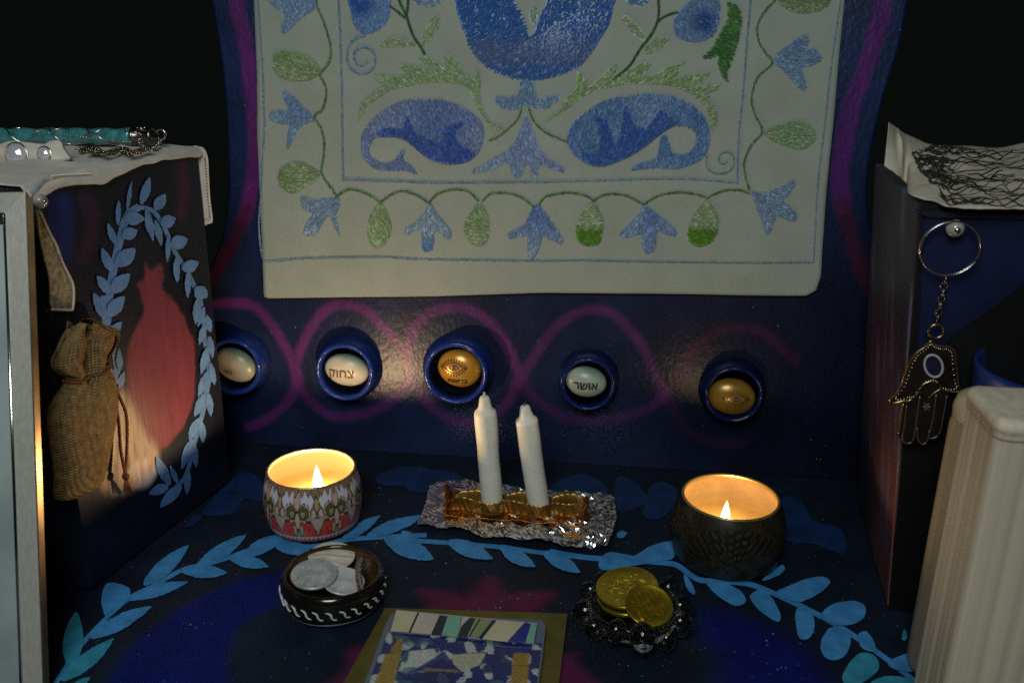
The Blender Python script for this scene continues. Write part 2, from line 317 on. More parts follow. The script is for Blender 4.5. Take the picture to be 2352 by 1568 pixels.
for i, (f, P, a) in enumerate(arcs): lay.append(('l', wp(f, P), .0042, (.075, .012, .05) if i in (4, 9) else (.105, .022, .14), .0024, a))
X2 = np.stack([uu.ravel(), V2.ravel()], 1)
wc = paint(X2, (.009, .016, .055), [], 5, .4)
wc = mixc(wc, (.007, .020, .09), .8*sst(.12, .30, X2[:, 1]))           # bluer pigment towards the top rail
wc = wc*(1-.62*sst(-.02, .16, X2[:, 0])*(1-sst(.14, .22, X2[:, 1])))[:, None]      # darker towards the lower right
for k, P, wid, cl, fe, al in lay: wc = mixc(wc, cl, al*(1-sst(-fe, fe, sd_line(X2, P)-wid+.0006*fbm(X2, 200, 9, 3))))
bp = WALLP.w(uu.ravel(), V2.ravel()).reshape(nv, nu, 3)
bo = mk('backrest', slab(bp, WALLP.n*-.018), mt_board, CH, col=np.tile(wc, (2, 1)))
# ---- armrests
def armpaint(plane, P3, base, layers, seed):
    X = plane.uv(P3); return paint(X, base, layers, seed)
ap = lambda f, P, cl=True: LARM.uv(LARM.at(cat(f(P), cl, 4)))
nu, nv = 170, 200; LLEN = np.linalg.norm(ld_)
au, av = np.meshgrid(np.linspace(-LLEN, 0, nu), np.linspace(0.0008, .273, nv))
AP = LARM.w(au.ravel(), av.ravel()).reshape(nv, nu, 3)
pom = [(970, 1040), (990, 1075), (1015, 1090), (1040, 1065), (1075, 1050), (1095, 1130), (1085, 1200), (1130, 1260), (1200, 1360), (1260, 1500), (1300, 1583), (1305, 1783), (1290, 1963), (1240, 2113), (1150, 2233), (1080, 2283), (1000, 2233), (920, 2133), (870, 1983), (850, 1783), (860, 1633), (900, 1500), (960, 1380), (935, 1240), (910, 1180), (960, 1140)]
lay = [('p', ap(c1, [(290, 560), (440, 545), (480, 700), (470, 1000), (400, 1200), (330, 1000)]), 0, (.008, .02, .16), .006, .8),
       ('l', ap(c1, [(560, 620), (620, 700), (600, 900), (560, 1000)], False), .004, (.06, .012, .05), .006, .6), ('l', ap(c1, [(1210, 400), (1230, 600), (1210, 700)], False), .006, (.07, .012, .05), .006, .6),
       ('p', ap(c2, [(700, 850), (860, 560), (1000, 900), (1090, 1040), (1020, 1160), (900, 1260), (880, 1400), (700, 1420), (690, 1100)]), 0, (.60, .44, .33), .005, .0),
       ('p', ap(c2, [(860, 1150), (960, 1060), (1050, 1120), (1010, 1230), (930, 1260), (880, 1220)]), 0, (.60, .58, .64), .003, .85),
       ('p', ap(c1, pom), 0, (.17, .036, .062), .0022, .92)]
colA = armpaint(LARM, AP.reshape(-1, 3), (.008, .010, .024), lay, 11)
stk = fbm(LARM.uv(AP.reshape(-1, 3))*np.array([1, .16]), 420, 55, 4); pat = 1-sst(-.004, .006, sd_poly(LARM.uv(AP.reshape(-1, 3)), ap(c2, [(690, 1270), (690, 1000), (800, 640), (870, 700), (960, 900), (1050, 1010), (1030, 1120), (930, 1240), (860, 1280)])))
colA = mixc(colA, (.42, .31, .245), pat*sst(-1.3, .1, stk)*.92)   # candle glow painted in as a streaky pale patch
aw = np.array([-.16, .0, 0])
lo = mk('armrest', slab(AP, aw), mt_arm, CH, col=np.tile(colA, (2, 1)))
nu, nv = 40, 140
t0, t1 = np.meshgrid(np.linspace(0, 1, nu), np.linspace(0.003, 1, nv)); RD = np.array([.21, .70, 0])
RP = (RA+np.outer((t0*(1-t1)).ravel(), RD-RA)+np.outer(((1-t0)*t1).ravel(), RB-RA)+np.outer((t0*t1).ravel(), RC-RA)).reshape(nv, nu, 3)
rX = RARM.uv(RP.reshape(-1, 3)); zz = RP[..., 2].ravel()
colR = np.tile(np.array((.018, .017, .034)), (len(zz), 1)); colR *= (1+.4*fbm(RP.reshape(-1, 3)*np.array([1, 3, .5]), 60, 3))[:, None]
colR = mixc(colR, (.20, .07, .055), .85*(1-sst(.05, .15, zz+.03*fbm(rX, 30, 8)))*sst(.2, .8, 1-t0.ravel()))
colR = mixc(colR, (.10, .035, .08), .6*np.exp(-((zz-.14)/.05)**2)*(.5+.5*fbm(RP.reshape(-1, 3)*np.array([1, 3, .3]), 120, 21)))
colR = mixc(colR, (.11, .13, .26), .5*sst(.25, .8, fbm(RP.reshape(-1, 3)*np.array([1, 3, .22]), 150, 4)))
ro = mk('armrest', slab(RP, np.array([.17, -.004, 0])), mt_arm, CH, col=np.tile(colR, (2, 1)))
# right armrest front board: upper blue panel with a curved lower edge
fb = d2([(545, 700), (700, 690), (1400, 715), (1400, 830), (1150, 1100), (1000, 1230), (850, 1330), (720, 1420), (640, 1500), (540, 1560), (500, 1560), (520, 1200)])
mk('front_board', prism(np.array([RA, RB, RB+np.array([.168, -.004, 0]), RA+np.array([.168, -.004, .0])])+np.array([.0006, 0, .0008]), RFRONT.n*.003), M('black_paint', (.003, .003, .004), .5, var=(40, .4)), ro, smooth=False)
mk('painted_panel', (RFRONT.at(cat(fb, True, 4), .0036), [list(range(48))]), M('panel_paint', (.005, .010, .050), .45, var=(40, .35), bump=(160, .25)), ro, smooth=False)
mk('trim', prism(RFRONT.at(d2([(480, 655), (1400, 690), (1400, 712), (545, 697)]), .0032), RFRONT.n*.003), mt_edge, ro, smooth=False)
# leaves of the left armrest
for f, P, hw in ((c1, [(700, 1600), (720, 1400), (740, 1200), (770, 1030), (810, 860), (850, 730), (930, 670)], 9), (c1, [(900, 670), (1010, 690), (1080, 770), (1130, 880), (1180, 990), (1240, 1080), (1300, 1200), (1340, 1300), (1360, 1430), (1370, 1560), (1385, 1650), (1400, 1800), (1385, 1890), (1360, 2030), (1320, 2170), (1280, 2330), (1240, 2470), (1160, 2560)], 5), (c2, [(690, -20), (710, 200), (760, 330), (780, 450), (795, 590)], 7)):
    stem(f(P), LARM, mt_gblue, lo, hw)
for f, LL in ((c1, [(850, 690, 880, 500, 14), (945, 650, 1000, 475, 30), (1040, 690, 1105, 588, 38), (790, 790, 795, 625, 18), (775, 920, 722, 782, 24), (750, 1100, 680, 948, 32), (735, 1250, 650, 1130, 34), (705, 1420, 625, 1245, 34), (830, 750, 965, 750, 45), (820, 870, 918, 828, 42), (780, 1060, 902, 948, 52), (750, 1240, 868, 1118, 48), (725, 1400, 830, 1268, 46), (715, 1560, 812, 1438, 36),
                   (980, 690, 1025, 895, 26), (1040, 760, 1080, 930, 24), (1080, 790, 1172, 745, 44), (1125, 870, 1120, 1035, 18), (1145, 930, 1252, 885, 48), (1180, 1010, 1185, 1175, 22), (1220, 1090, 1327, 1038, 42), (1262, 1100, 1255, 1275, 22), (1305, 1215, 1388, 1270, 46), (1325, 1280, 1308, 1455, 26), (1350, 1400, 1412, 1505, 26)]),
              (c2, [(1365, 60, 1325, 185, 22), (1365, 180, 1333, 305, 22), (1385, 330, 1343, 505, 26), (1385, 490, 1328, 655, 28), (1365, 640, 1302, 785, 30), (1335, 800, 1265, 945, 32), (1285, 940, 1215, 1135, 30), (1380, 110, 1412, 215, 22), (1400, 250, 1422, 395, 22), (1405, 430, 1437, 575, 22), (1390, 630, 1412, 785, 24), (1345, 820, 1358, 965, 24), (1300, 970, 1312, 1125, 22), (1255, 1140, 1250, 1305, 24),
                    (1210, 1250, 1072, 1392, 38), (1135, 1240, 1048, 1055, 34), (1185, 1230, 1138, 1115, 18), (1125, 1250, 998, 1302, 34), (740, 470, 785, 570, 22), (800, 595, 828, 488, 22), (800, 480, 795, 330, 22)])):
    for l in LL: paintpoly('painted_leaf', f(leafpts(*l)), LARM, mt_gblue, lo)
# sockets on the backrest
SOCK = [(534, 843, 66), (791, 855, 68), (1046, 858, 75), (1350, 883, 65), (1686, 907, 70)]
spos = []
for i, (x, y, rp) in enumerate(SOCK):
    c = WALLP.at([(x, y)], .018)[0]; e = WALLP.at([(x+rp, y)], .018)[0]; r = np.linalg.norm(e-c); base = c-WALLP.n*.018; spos.append((c, r))
    a = np.linspace(0, pi, 9)
    prof = [(r*1.14, -.002), (r*1.11, .003), (r*1.03, .006), (r, .012)]+[(r*.91+r*.09*cos(q), .0155+.0035*sin(q)) for q in a]+[(r*.80, .010), (r*.78, .003), (r*.01, .003)]
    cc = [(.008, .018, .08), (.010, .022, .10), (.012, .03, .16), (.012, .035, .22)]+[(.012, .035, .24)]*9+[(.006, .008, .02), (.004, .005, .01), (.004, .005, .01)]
    V, Fc = lathe(prof, 56, base, WALLP.n)
    V = V+WALLP.n*(.0008*fbm(V, 220, i))[:, None]
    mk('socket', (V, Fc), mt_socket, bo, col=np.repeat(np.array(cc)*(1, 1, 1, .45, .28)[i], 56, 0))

# ================================================================== EMBROIDERED BANNER
BN = thing('embroidered_banner', 'pale linen banner embroidered with blue and green vase, paisleys and vines, hanging on backrest', 'banner', WALLP.at([(1240, 676)])[0])
def boff(Pw): return .0058+.0022*fbm(Pw*np.array([1, 0, .45]), 18, 31, 2)+.0005*fbm(Pw, 60, 5, 2)
def bat(P, h=0.):
    q = WALLP.at(P); return q+WALLP.n*(boff(q)+h)[:, None]
bl = np.array(d5([(225, -500), (262, 0), (275, 400), (276, 700), (290, 1000), (305, 1300), (312, 1490), (318, 1520)])); br = np.array(d6([(1795, -500), (1735, 0), (1705, 300), (1680, 600), (1640, 1000), (1620, 1300), (1612, 1450), (1590, 1500)]))
bx = np.array([605, 620, 800, 1000, 1240, 1500, 1700, 1850, 1885]); by = np.array([676, 682, 680, 678, 669, 671, 675, 676, 655])
ns, nt_ = 150, 130; P = np.zeros((nt_, ns, 2))
for j, t in enumerate(np.linspace(0, 1, nt_)):
    y0 = -225+t*(678+225); xl, xr = np.interp(y0, bl[:, 1], bl[:, 0]), np.interp(y0, br[:, 1], br[:, 0]); xs = np.linspace(xl, xr, ns)
    P[j] = np.stack([xs, -225+t*(np.interp(xs, bx, by)+225)], 1)
mk('cloth', slab(bat(P.reshape(-1, 2)).reshape(nt_, ns, 3), WALLP.n*-.0006), mt_cloth, BN)
def stitch(C, ang, L, Wd, cols, h0=.0005, h1=.0013):
    """C (n,2) picture points -> little raised stitches"""
    n = len(C); d = np.stack([np.cos(ang), np.sin(ang)], 1); q = np.stack([-d[:, 1], d[:, 0]], 1); L = np.broadcast_to(L, n)[:, None]; Wd = np.broadcast_to(Wd, n)[:, None]
    lift = RNG.uniform(0, .0005, n)
    parts = [bat(C-d*L/2, h0), bat(C+q*Wd/2, h0+lift), bat(C+d*L/2, h0), bat(C-q*Wd/2, h0+lift), bat(C, h1+lift)]
    V = np.stack(parts, 1).reshape(-1, 3); Fc = [[5*i+a, 5*i+b, 5*i+4] for i in range(n) for a, b in ((0, 1), (1, 2), (2, 3), (3, 0))]
    return V, Fc, np.repeat(cols, 5, 0)
def fill(name, f, Pts, ca, cb, ang=90, fn=None, dens=.11, L=13., Wd=3.6):
    Q = cat(f(Pts), True, 4); lo_, hi = Q.min(0), Q.max(0)
    C = RNG.uniform(lo_, hi, (int(dens*np.prod(hi-lo_))+8, 2)); C = C[sd_poly(C, Q) < -2.4]; n = len(C)
    if not n: return
    rel = (C[:, 1]-lo_[1])/(hi[1]-lo_[1]); t = np.clip(.5+.55*fbm(C, .03, len(name)+n, 3), 0, 1) if fn is None else fn(C, rel)
    cols = (np.array(ca)*(1-t[:, None])+np.array(cb)*t[:, None])*np.where(RNG.random(n) < .18, RNG.uniform(1.4, 2.0, n), RNG.uniform(.75, 1.3, n))[:, None]
    V, Fc, cc = stitch(C, radians(ang)+RNG.normal(0, .12, n)+.7*fbm(C, .02, 3, 2), L*1.05*RNG.uniform(.6, 1.25, n), Wd*RNG.uniform(.7, 1.2, n), cols)
    U = bat(Q, .0004); m = len(V); V = np.concatenate([V, U]); Fc.append(list(range(m, m+len(U)))); cc = np.concatenate([cc, np.tile((np.array(ca)+np.array(cb))*.42, (len(U), 1))])
    mk(name, (V, Fc), mt_thread, BN, smooth=False, col=np.clip(cc, 0, 1))
def chain(name, f, Pts, col, w=2.2, step=6.5, cb=None):
    Q = cat(f(Pts), False, 8); s = np.concatenate([[0], np.cumsum(np.hypot(*np.diff(Q, axis=0).T))]); k = np.arange(0, s[-1], step)
    C = np.stack([np.interp(k, s, Q[:, 0]), np.interp(k, s, Q[:, 1])], 1); T = np.gradient(C, axis=0) if len(C) > 1 else np.array([[1., 0]]); a = np.arctan2(T[:, 1], T[:, 0]); Nn = np.stack([-np.sin(a), np.cos(a)], 1)
    VV = []
    for sg in (-1, 1):
        t = RNG.uniform(0, 1, len(C))[:, None]; cols = (np.array(col)*(1-t)+np.array(cb if cb else col)*t)*RNG.uniform(.8, 1.45, (len(C), 1))
        VV.append(stitch(C+Nn*sg*w*.55+RNG.normal(0, .3, C.shape), a+sg*.33, step*1.55, w*1.7, cols))
    V, Fc = join(*[(v, q) for v, q, _ in VV]); mk(name, (V, Fc), mt_thread, BN, smooth=False, col=np.clip(np.concatenate([c for *_, c in VV]), 0, 1))
LB_, MB_, DB_, LG_, MG_, DG_ = (.28, .38, .50), (.11, .23, .47), (.03, .10, .38), (.33, .41, .27), (.21, .31, .13), (.035, .13, .035)
SB = (.15, .27, .44)
for nm, f, P, c, w, cb in (
    ('border_line', d5, [(260, -400), (283, 0), (305, 350), (312, 560), (315, 650), (305, 800), (300, 950), (288, 1150), (308, 1310), (360, 1328), (460, 1318), (600, 1312), (900, 1308), (1100, 1318), (1400, 1322), (1742, 1325)], SB, 1.6, LB_),
    ('border_line', d6, [(217, 1325), (400, 1322), (800, 1330), (1200, 1335), (1570, 1332)], (.22, .33, .40), 1.4, SB), ('border_line', d6, [(1575, 1325), (1590, 1000), (1610, 800), (1640, 550), (1665, 330), (1690, 150), (1712, 0), (1770, -400)], SB, 1.5, LB_),
    ('border_line', d5, [(685, -400), (695, 0), (705, 200), (710, 450), (712, 700), (715, 915)], SB, 1.9, LB_), ('border_line', d5, [(715, 915), (1000, 922), (1200, 930), (1742, 925)], SB, 1.9, LB_),
    ('border_line', d6, [(217, 925), (500, 918), (900, 910), (1190, 930)], (.25, .37, .46), 1.8, LB_), ('border_line', d6, [(1190, 930), (1195, 700), (1215, 500), (1235, 250), (1255, 0), (1280, -400)], SB, 1.9, LB_),
    ('vine', d5, [(560, -120), (580, 0), (590, 50), (620, 120), (645, 200), (655, 260), (645, 320), (605, 375), (600, 390), (625, 440), (630, 490), (610, 560), (570, 595), (600, 650), (618, 720), (615, 800), (605, 880), (640, 940), (680, 995)], DG_, 2.1, MG_),
    ('vine', d5, [(680, 1000), (740, 965), (800, 975), (850, 995), (905, 1030)], DG_, 2.1, MG_), ('vine', d5, [(905, 1030), (970, 985), (1030, 975), (1100, 1000), (1148, 1032)], DG_, 2.1, MG_), ('vine', d5, [(1150, 1030), (1200, 985), (1280, 965), (1350, 975), (1405, 1025)], DG_, 2.1, MG_), ('vine', d5, [(1425, 1020), (1470, 985), (1560, 985), (1630, 1010), (1685, 1055)], DG_, 2.1, MG_),
    ('vine', d6, [(185, 1040), (220, 1000), (330, 980), (420, 995), (460, 1020)], DG_, 2.1, MG_), ('vine', d6, [(460, 1020), (520, 990), (600, 990), (660, 1010), (710, 1040)], DG_, 2.1, MG_), ('vine', d6, [(715, 1040), (780, 1000), (870, 980), (960, 985), (1035, 1005)], DG_, 2.1, MG_), ('vine', d6, [(1040, 1005), (1120, 970), (1200, 968), (1250, 985)], DG_, 2.1, MG_),
    ('vine', d6, [(1420, -80), (1385, 0), (1330, 60), (1290, 140), (1300, 220), (1330, 270), (1365, 325), (1290, 400), (1262, 500), (1275, 580), (1315, 670), (1260, 740), (1225, 820), (1230, 900), (1250, 965)], DG_, 2.1, MG_),
    ('stem', d6, [(135, 560), (160, 620), (210, 670), (270, 700), (325, 722)], DG_, 1.9, MG_), ('stem', d5, [(1620, 560), (1600, 610), (1550, 660), (1500, 700), (1450, 718)], (.10, .19, .04), 1.9, MG_),
    ('stem', d6, [(795, -120), (790, 0), (790, 90), (760, 170), (700, 250), (640, 340), (560, 410)], DG_, 2.6, DG_), ('stem', d6, [(790, 110), (830, 85), (890, 65)], DG_, 2.2, DG_),
    ('stem', d5, [(960, -120), (1000, 0), (1040, 90), (1070, 180), (1110, 240), (1135, 285)], DG_, 2.6, DG_), ('stem', d5, [(1060, -120), (1050, 0), (1040, 90)], DG_, 2.4, DG_), ('stem', d5, [(960, 40), (1000, 70), (1035, 100)], DG_, 2.2, DG_),
    ('spiral', d5, [(825, 185), (770, 210), (742, 260), (740, 320), (770, 365), (820, 380), (870, 350), (880, 300), (855, 255), (810, 245), (775, 275), (780, 320), (815, 340), (840, 320)], SB, 2.4, LB_), ('spiral', d6, [(1035, 800), (1035, 850), (1070, 880), (1130, 880), (1165, 850), (1170, 800), (1140, 775), (1105, 785), (1095, 820), (1120, 835), (1140, 820)], SB, 1.5, LB_)):
    chain(nm, f, P, c, w, 6.5, cb)
two = lambda C, rel: np.clip((rel-.55)*9+RNG.normal(0, .25, len(rel)), 0, 1)
GB = (.10, .25, .02)
fl_ = 'embroidered_flower'; lf_ = 'embroidered_leaf'
for nm, f, P, ca, cb, ang, fn in (
    (fl_, d5, [(300, -60), (330, 5), (390, 60), (425, 85), (400, 140), (405, 172), (440, 160), (490, 110), (530, 80), (580, 45), (590, 10), (560, -60)], LB_, SB, 60, None),
    (lf_, d5, [(358, 330), (365, 280), (420, 262), (500, 275), (570, 310), (605, 365), (580, 390), (540, 412), (460, 418), (400, 400), (365, 365)], LG_, MG_, 30, None),
    (fl_, d5, [(405, 475), (430, 470), (470, 500), (520, 550), (570, 605), (545, 625), (500, 645), (470, 690), (440, 755), (425, 750), (430, 690), (440, 640), (380, 630), (340, 605), (345, 575), (400, 565), (435, 560), (410, 510)], LB_, SB, 100, None),
    (lf_, d5, [(385, 900), (395, 860), (430, 835), (490, 822), (540, 840), (598, 880), (575, 920), (520, 955), (470, 985), (420, 975), (390, 940)], LG_, MG_, 20, None),
    (fl_, d5, [(495, 1010), (520, 1000), (570, 1020), (620, 1015), (690, 1005), (692, 1060), (680, 1110), (690, 1160), (700, 1195), (685, 1190), (660, 1130), (640, 1100), (610, 1140), (580, 1190), (545, 1200), (515, 1195), (520, 1150), (545, 1110), (560, 1085), (510, 1065), (500, 1040)], LB_, SB, 120, None),
    (lf_, d5, [(905, 1030), (930, 1060), (955, 1120), (962, 1170), (940, 1230), (890, 1265), (850, 1240), (835, 1180), (845, 1110), (875, 1060)], LG_, MG_, 60, None),
    (fl_, d5, [(1160, 1030), (1190, 1080), (1220, 1120), (1260, 1170), (1265, 1210), (1240, 1215), (1200, 1180), (1180, 1180), (1175, 1250), (1160, 1275), (1130, 1280), (1112, 1260), (1110, 1190), (1090, 1170), (1050, 1190), (1030, 1190), (1030, 1165), (1080, 1130), (1110, 1100), (1140, 1060)], LB_, MB_, 80, lambda C, r: np.clip((r-.6)*3, 0, 1)),
    (lf_, d5, [(1410, 1030), (1440, 1070), (1455, 1130), (1455, 1190), (1435, 1240), (1400, 1252), (1360, 1235), (1330, 1180), (1335, 1130), (1370, 1070)], LG_, MG_, 30, None),
    (fl_, d6, [(180, 1040), (215, 1080), (250, 1130), (290, 1190), (308, 1220), (295, 1240), (250, 1220), (205, 1200), (195, 1240), (175, 1290), (150, 1320), (130, 1300), (125, 1250), (120, 1200), (80, 1205), (40, 1215), (25, 1195), (50, 1170), (100, 1150), (130, 1100), (155, 1050)], (.10, .20, .50), LB_, 90, lambda C, r: np.clip(r*1.1, 0, 1)),
    (lf_, d6, [(460, 1020), (490, 1070), (508, 1130), (505, 1200), (480, 1245), (430, 1252), (390, 1235), (372, 1180), (385, 1120), (420, 1060)], LG_, GB, 20, two),
    (fl_, d6, [(715, 1040), (760, 1070), (810, 1110), (860, 1150), (885, 1185), (870, 1200), (820, 1190), (785, 1180), (775, 1250), (745, 1290), (720, 1285), (705, 1240), (695, 1190), (650, 1205), (600, 1210), (590, 1190), (620, 1160), (660, 1120), (695, 1080)], (.09, .20, .50), LB_, 95, None),
    (lf_, d6, [(1035, 1010), (1070, 1060), (1095, 1110), (1090, 1170), (1060, 1230), (1010, 1255), (960, 1245), (940, 1200), (942, 1150), (970, 1090), (1010, 1040)], LG_, GB, 25, two),
    (fl_, d6, [(1258, 975), (1310, 980), (1370, 965), (1430, 940), (1478, 915), (1470, 960), (1440, 1000), (1420, 1025), (1460, 1050), (1490, 1090), (1480, 1125), (1440, 1120), (1390, 1100), (1370, 1140), (1350, 1190), (1335, 1190), (1315, 1140), (1300, 1100), (1280, 1040)], LB_, SB, 40, None),
    (lf_, d6, [(1390, 0), (1420, 40), (1480, 70), (1550, 75), (1610, 60), (1645, 30), (1655, -20), (1520, -80)], LG_, MG_, 10, None),
    (fl_, d6, [(1370, 320), (1400, 270), (1450, 230), (1510, 190), (1550, 178), (1545, 230), (1530, 260), (1580, 250), (1615, 290), (1605, 320), (1560, 340), (1515, 350), (1530, 400), (1535, 450), (1520, 465), (1490, 440), (1450, 390), (1410, 355)], LB_, SB, 30, None),
    (lf_, d6, [(1322, 675), (1370, 645), (1440, 620), (1520, 618), (1570, 650), (1582, 700), (1560, 745), (1500, 765), (1430, 745), (1370, 720), (1335, 695)], LG_, (.25, .38, .22), 10, None),
    ('embroidered_vase', d6, [(-245, -250), (-240, 0), (-229, 60), (-209, 130), (-179, 210), (-144, 280), (-84, 340), (-4, 385), (76, 408), (180, 410), (280, 390), (380, 350), (440, 290), (500, 200), (540, 130), (560, 60), (575, 0), (580, -250), (300, -250), (225, 0), (185, 90), (145, 185), (100, 90), (60, 0), (0, -250)], (.03, .14, .42), (.10, .17, .36), 120, lambda C, r: np.clip(.15+1.2*np.exp(-((r-.80)/.09)**2)+.35*fbm(C, .03, 2), 0, 1)),
    (lf_, d6, [(150, 30), (165, 20), (180, 60), (175, 110), (155, 135), (138, 110), (135, 70)], LG_, LB_, 80, None),
    ('embroidered_foot', d6, [(85, 405), (155, 405), (160, 440), (175, 480), (220, 500), (290, 478), (285, 510), (240, 545), (180, 555), (130, 545), (115, 540), (90, 555), (30, 560), (-20, 545), (-45, 510), (-30, 490), (40, 495), (75, 480), (85, 440)], LB_, SB, 90, None),
    (fl_, d6, [(115, 570), (130, 600), (150, 660), (175, 720), (200, 770), (250, 820), (315, 855), (300, 875), (240, 855), (190, 840), (180, 890), (150, 905), (135, 850), (120, 835), (105, 880), (80, 905), (45, 890), (30, 830), (-20, 850), (-80, 870), (-150, 880), (-155, 865), (-100, 840), (-40, 800), (20, 770), (60, 720), (90, 650)], LB_, (.22, .30, .52), 90, None),
    ('embroidered_paisley', d5, [(805, 740), (810, 690), (840, 640), (900, 580), (980, 530), (1060, 510), (1160, 508), (1260, 520), (1340, 555), (1400, 600), (1430, 650), (1430, 710), (1410, 770), (1370, 810), (1300, 838), (1220, 835), (1160, 815), (1110, 780), (1060, 735), (1000, 705), (930, 700), (880, 705), (855, 740), (850, 780), (870, 810), (920, 830), (970, 820), (1010, 770), (1030, 765), (1025, 815), (1060, 840), (1090, 880), (1085, 888), (1030, 870), (960, 870), (880, 860), (835, 830), (810, 790)], (.23, .29, .47), (.12, .20, .43), 70, None),
    ('embroidered_paisley', d6, [(325, 700), (340, 650), (380, 600), (450, 550), (530, 510), (620, 490), (740, 480), (850, 490), (930, 520), (1000, 570), (1040, 630), (1052, 700), (1040, 770), (1000, 820), (930, 850), (860, 860), (780, 855), (700, 865), (660, 870), (655, 850), (700, 825), (770, 810), (790, 760), (800, 700), (830, 690), (845, 730), (860, 780), (900, 785), (950, 770), (978, 720), (970, 670), (930, 645), (870, 645), (810, 680), (750, 730), (680, 780), (600, 820), (500, 850), (430, 835), (360, 790), (330, 740)], (.20, .31, .48), (.08, .19, .42), 110, None),
    ('embroidered_spray', d5, [(790, 620), (800, 560), (830, 510), (880, 470), (930, 430), (890, 420), (875, 385), (940, 385), (1010, 390), (1040, 375), (1005, 355), (1010, 330), (1070, 335), (1140, 345), (1110, 310), (1120, 285), (1170, 300), (1220, 345), (1240, 350), (1230, 310), (1240, 280), (1280, 290), (1320, 350), (1335, 385), (1375, 390), (1390, 360), (1410, 380), (1415, 430), (1410, 480), (1430, 560), (1460, 620), (1550, 660), (1540, 670), (1480, 665), (1440, 620), (1400, 560), (1370, 500), (1330, 440), (1250, 425), (1150, 425), (1050, 440), (960, 460), (900, 500), (840, 540), (810, 590)], LG_, (.26, .40, .22), 30, None),
    ('embroidered_spray', d6, [(215, 625), (240, 590), (290, 560), (320, 500), (370, 450), (375, 370), (400, 380), (430, 430), (440, 440), (500, 390), (560, 330), (580, 320), (580, 370), (560, 400), (620, 370), (680, 330), (750, 320), (740, 360), (700, 390), (760, 380), (840, 340), (920, 320), (905, 360), (870, 400), (920, 385), (1040, 370), (1040, 400), (1000, 430), (1095, 430), (1090, 460), (1040, 480), (1060, 530), (1085, 600), (1075, 660), (1055, 640), (1040, 570), (1000, 510), (930, 470), (850, 440), (740, 430), (640, 430), (540, 450), (460, 470), (400, 500), (340, 550), (280, 590)], (.27, .40, .20), LG_, 140, None),
    (lf_, d6, [(605, 85), (640, 90), (690, 140), (725, 200), (710, 215), (660, 180), (625, 130)], LG_, LG_, 50, None), (lf_, d6, [(720, 275), (740, 220), (790, 190), (845, 195), (830, 235), (780, 265)], LG_, LG_, 150, None),
    (fl_, d6, [(865, 150), (870, 100), (910, 50), (960, 0), (1000, -80), (1080, -30), (1105, 40), (1100, 110), (1070, 180), (1010, 215), (940, 215), (880, 190)], SB, (.03, .09, .33), 60, lambda C, r: np.clip(1.6-np.hypot(C[:, 0]-1616, C[:, 1]-52)/22, 0, 1)),
    (lf_, d6, [(1140, 20), (1180, 25), (1210, 70), (1210, 140), (1190, 230), (1165, 300), (1140, 370), (1145, 420), (1115, 400), (1090, 330), (1095, 290), (1050, 300), (1010, 300), (1060, 250), (1100, 180), (1140, 100)], (.05, .17, .05), (.09, .24, .06), 20, None),
    (lf_, d6, [(600, -20), (650, 30), (710, 35), (755, -20), (680, -60)], LB_, SB, 0, None), (fl_, d5, [(735, -80), (755, 60), (770, 130), (810, 175), (860, 175), (910, 150), (950, 100), (960, 40), (950, -80)], (.16, .28, .50), (.03, .12, .42), 80, lambda C, r: np.clip(1.7-np.hypot(C[:, 0]-832, C[:, 1]-12)/24, 0, 1)),
    (lf_, d5, [(910, 240), (950, 200), (1010, 190), (1070, 215), (1080, 240), (1000, 245), (940, 245)], LG_, LG_, 10, None), (lf_, d5, [(1110, 235), (1120, 180), (1150, 120), (1190, 75), (1210, 110), (1200, 170), (1150, 220)], LG_, LG_, 110, None),
    (fl_, d5, [(1050, -20), (1090, 30), (1140, 45), (1200, 25), (1250, -20), (1150, -60)], LB_, SB, 20, None)):
    fill(nm, f, P, ca, cb, ang, fn)
def fillup(nm, f, P, ca, cb, ang):      # a second layer of darker satin stitch lying on the paisleys
    global bat; b0 = bat; bat = lambda q, h=0.: b0(q, h+.0007); fill(nm, f, P, ca, cb, ang, dens=.10); bat = b0
fillup('satin_patch', d5, [(885, 692), (930, 655), (1020, 655), (1035, 595), (1060, 620), (1085, 675), (1130, 700), (1180, 720), (1215, 715), (1240, 650), (1290, 630), (1330, 630), (1290, 680), (1310, 740), (1390, 780), (1340, 825), (1260, 832), (1180, 815), (1110, 778), (1060, 733), (1000, 700)], (.03, .09, .40), (.06, .13, .42), 70)
fillup('satin_patch', d6, [(460, 600), (520, 610), (550, 660), (570, 740), (600, 640), (610, 560), (630, 545), (660, 620), (680, 650), (740, 640), (800, 560), (850, 600), (900, 620), (820, 670), (760, 715), (680, 775), (600, 815), (500, 845), (410, 810), (400, 780), (470, 780), (490, 720), (480, 640)], (.03, .10, .40), (.06, .16, .42), 110)

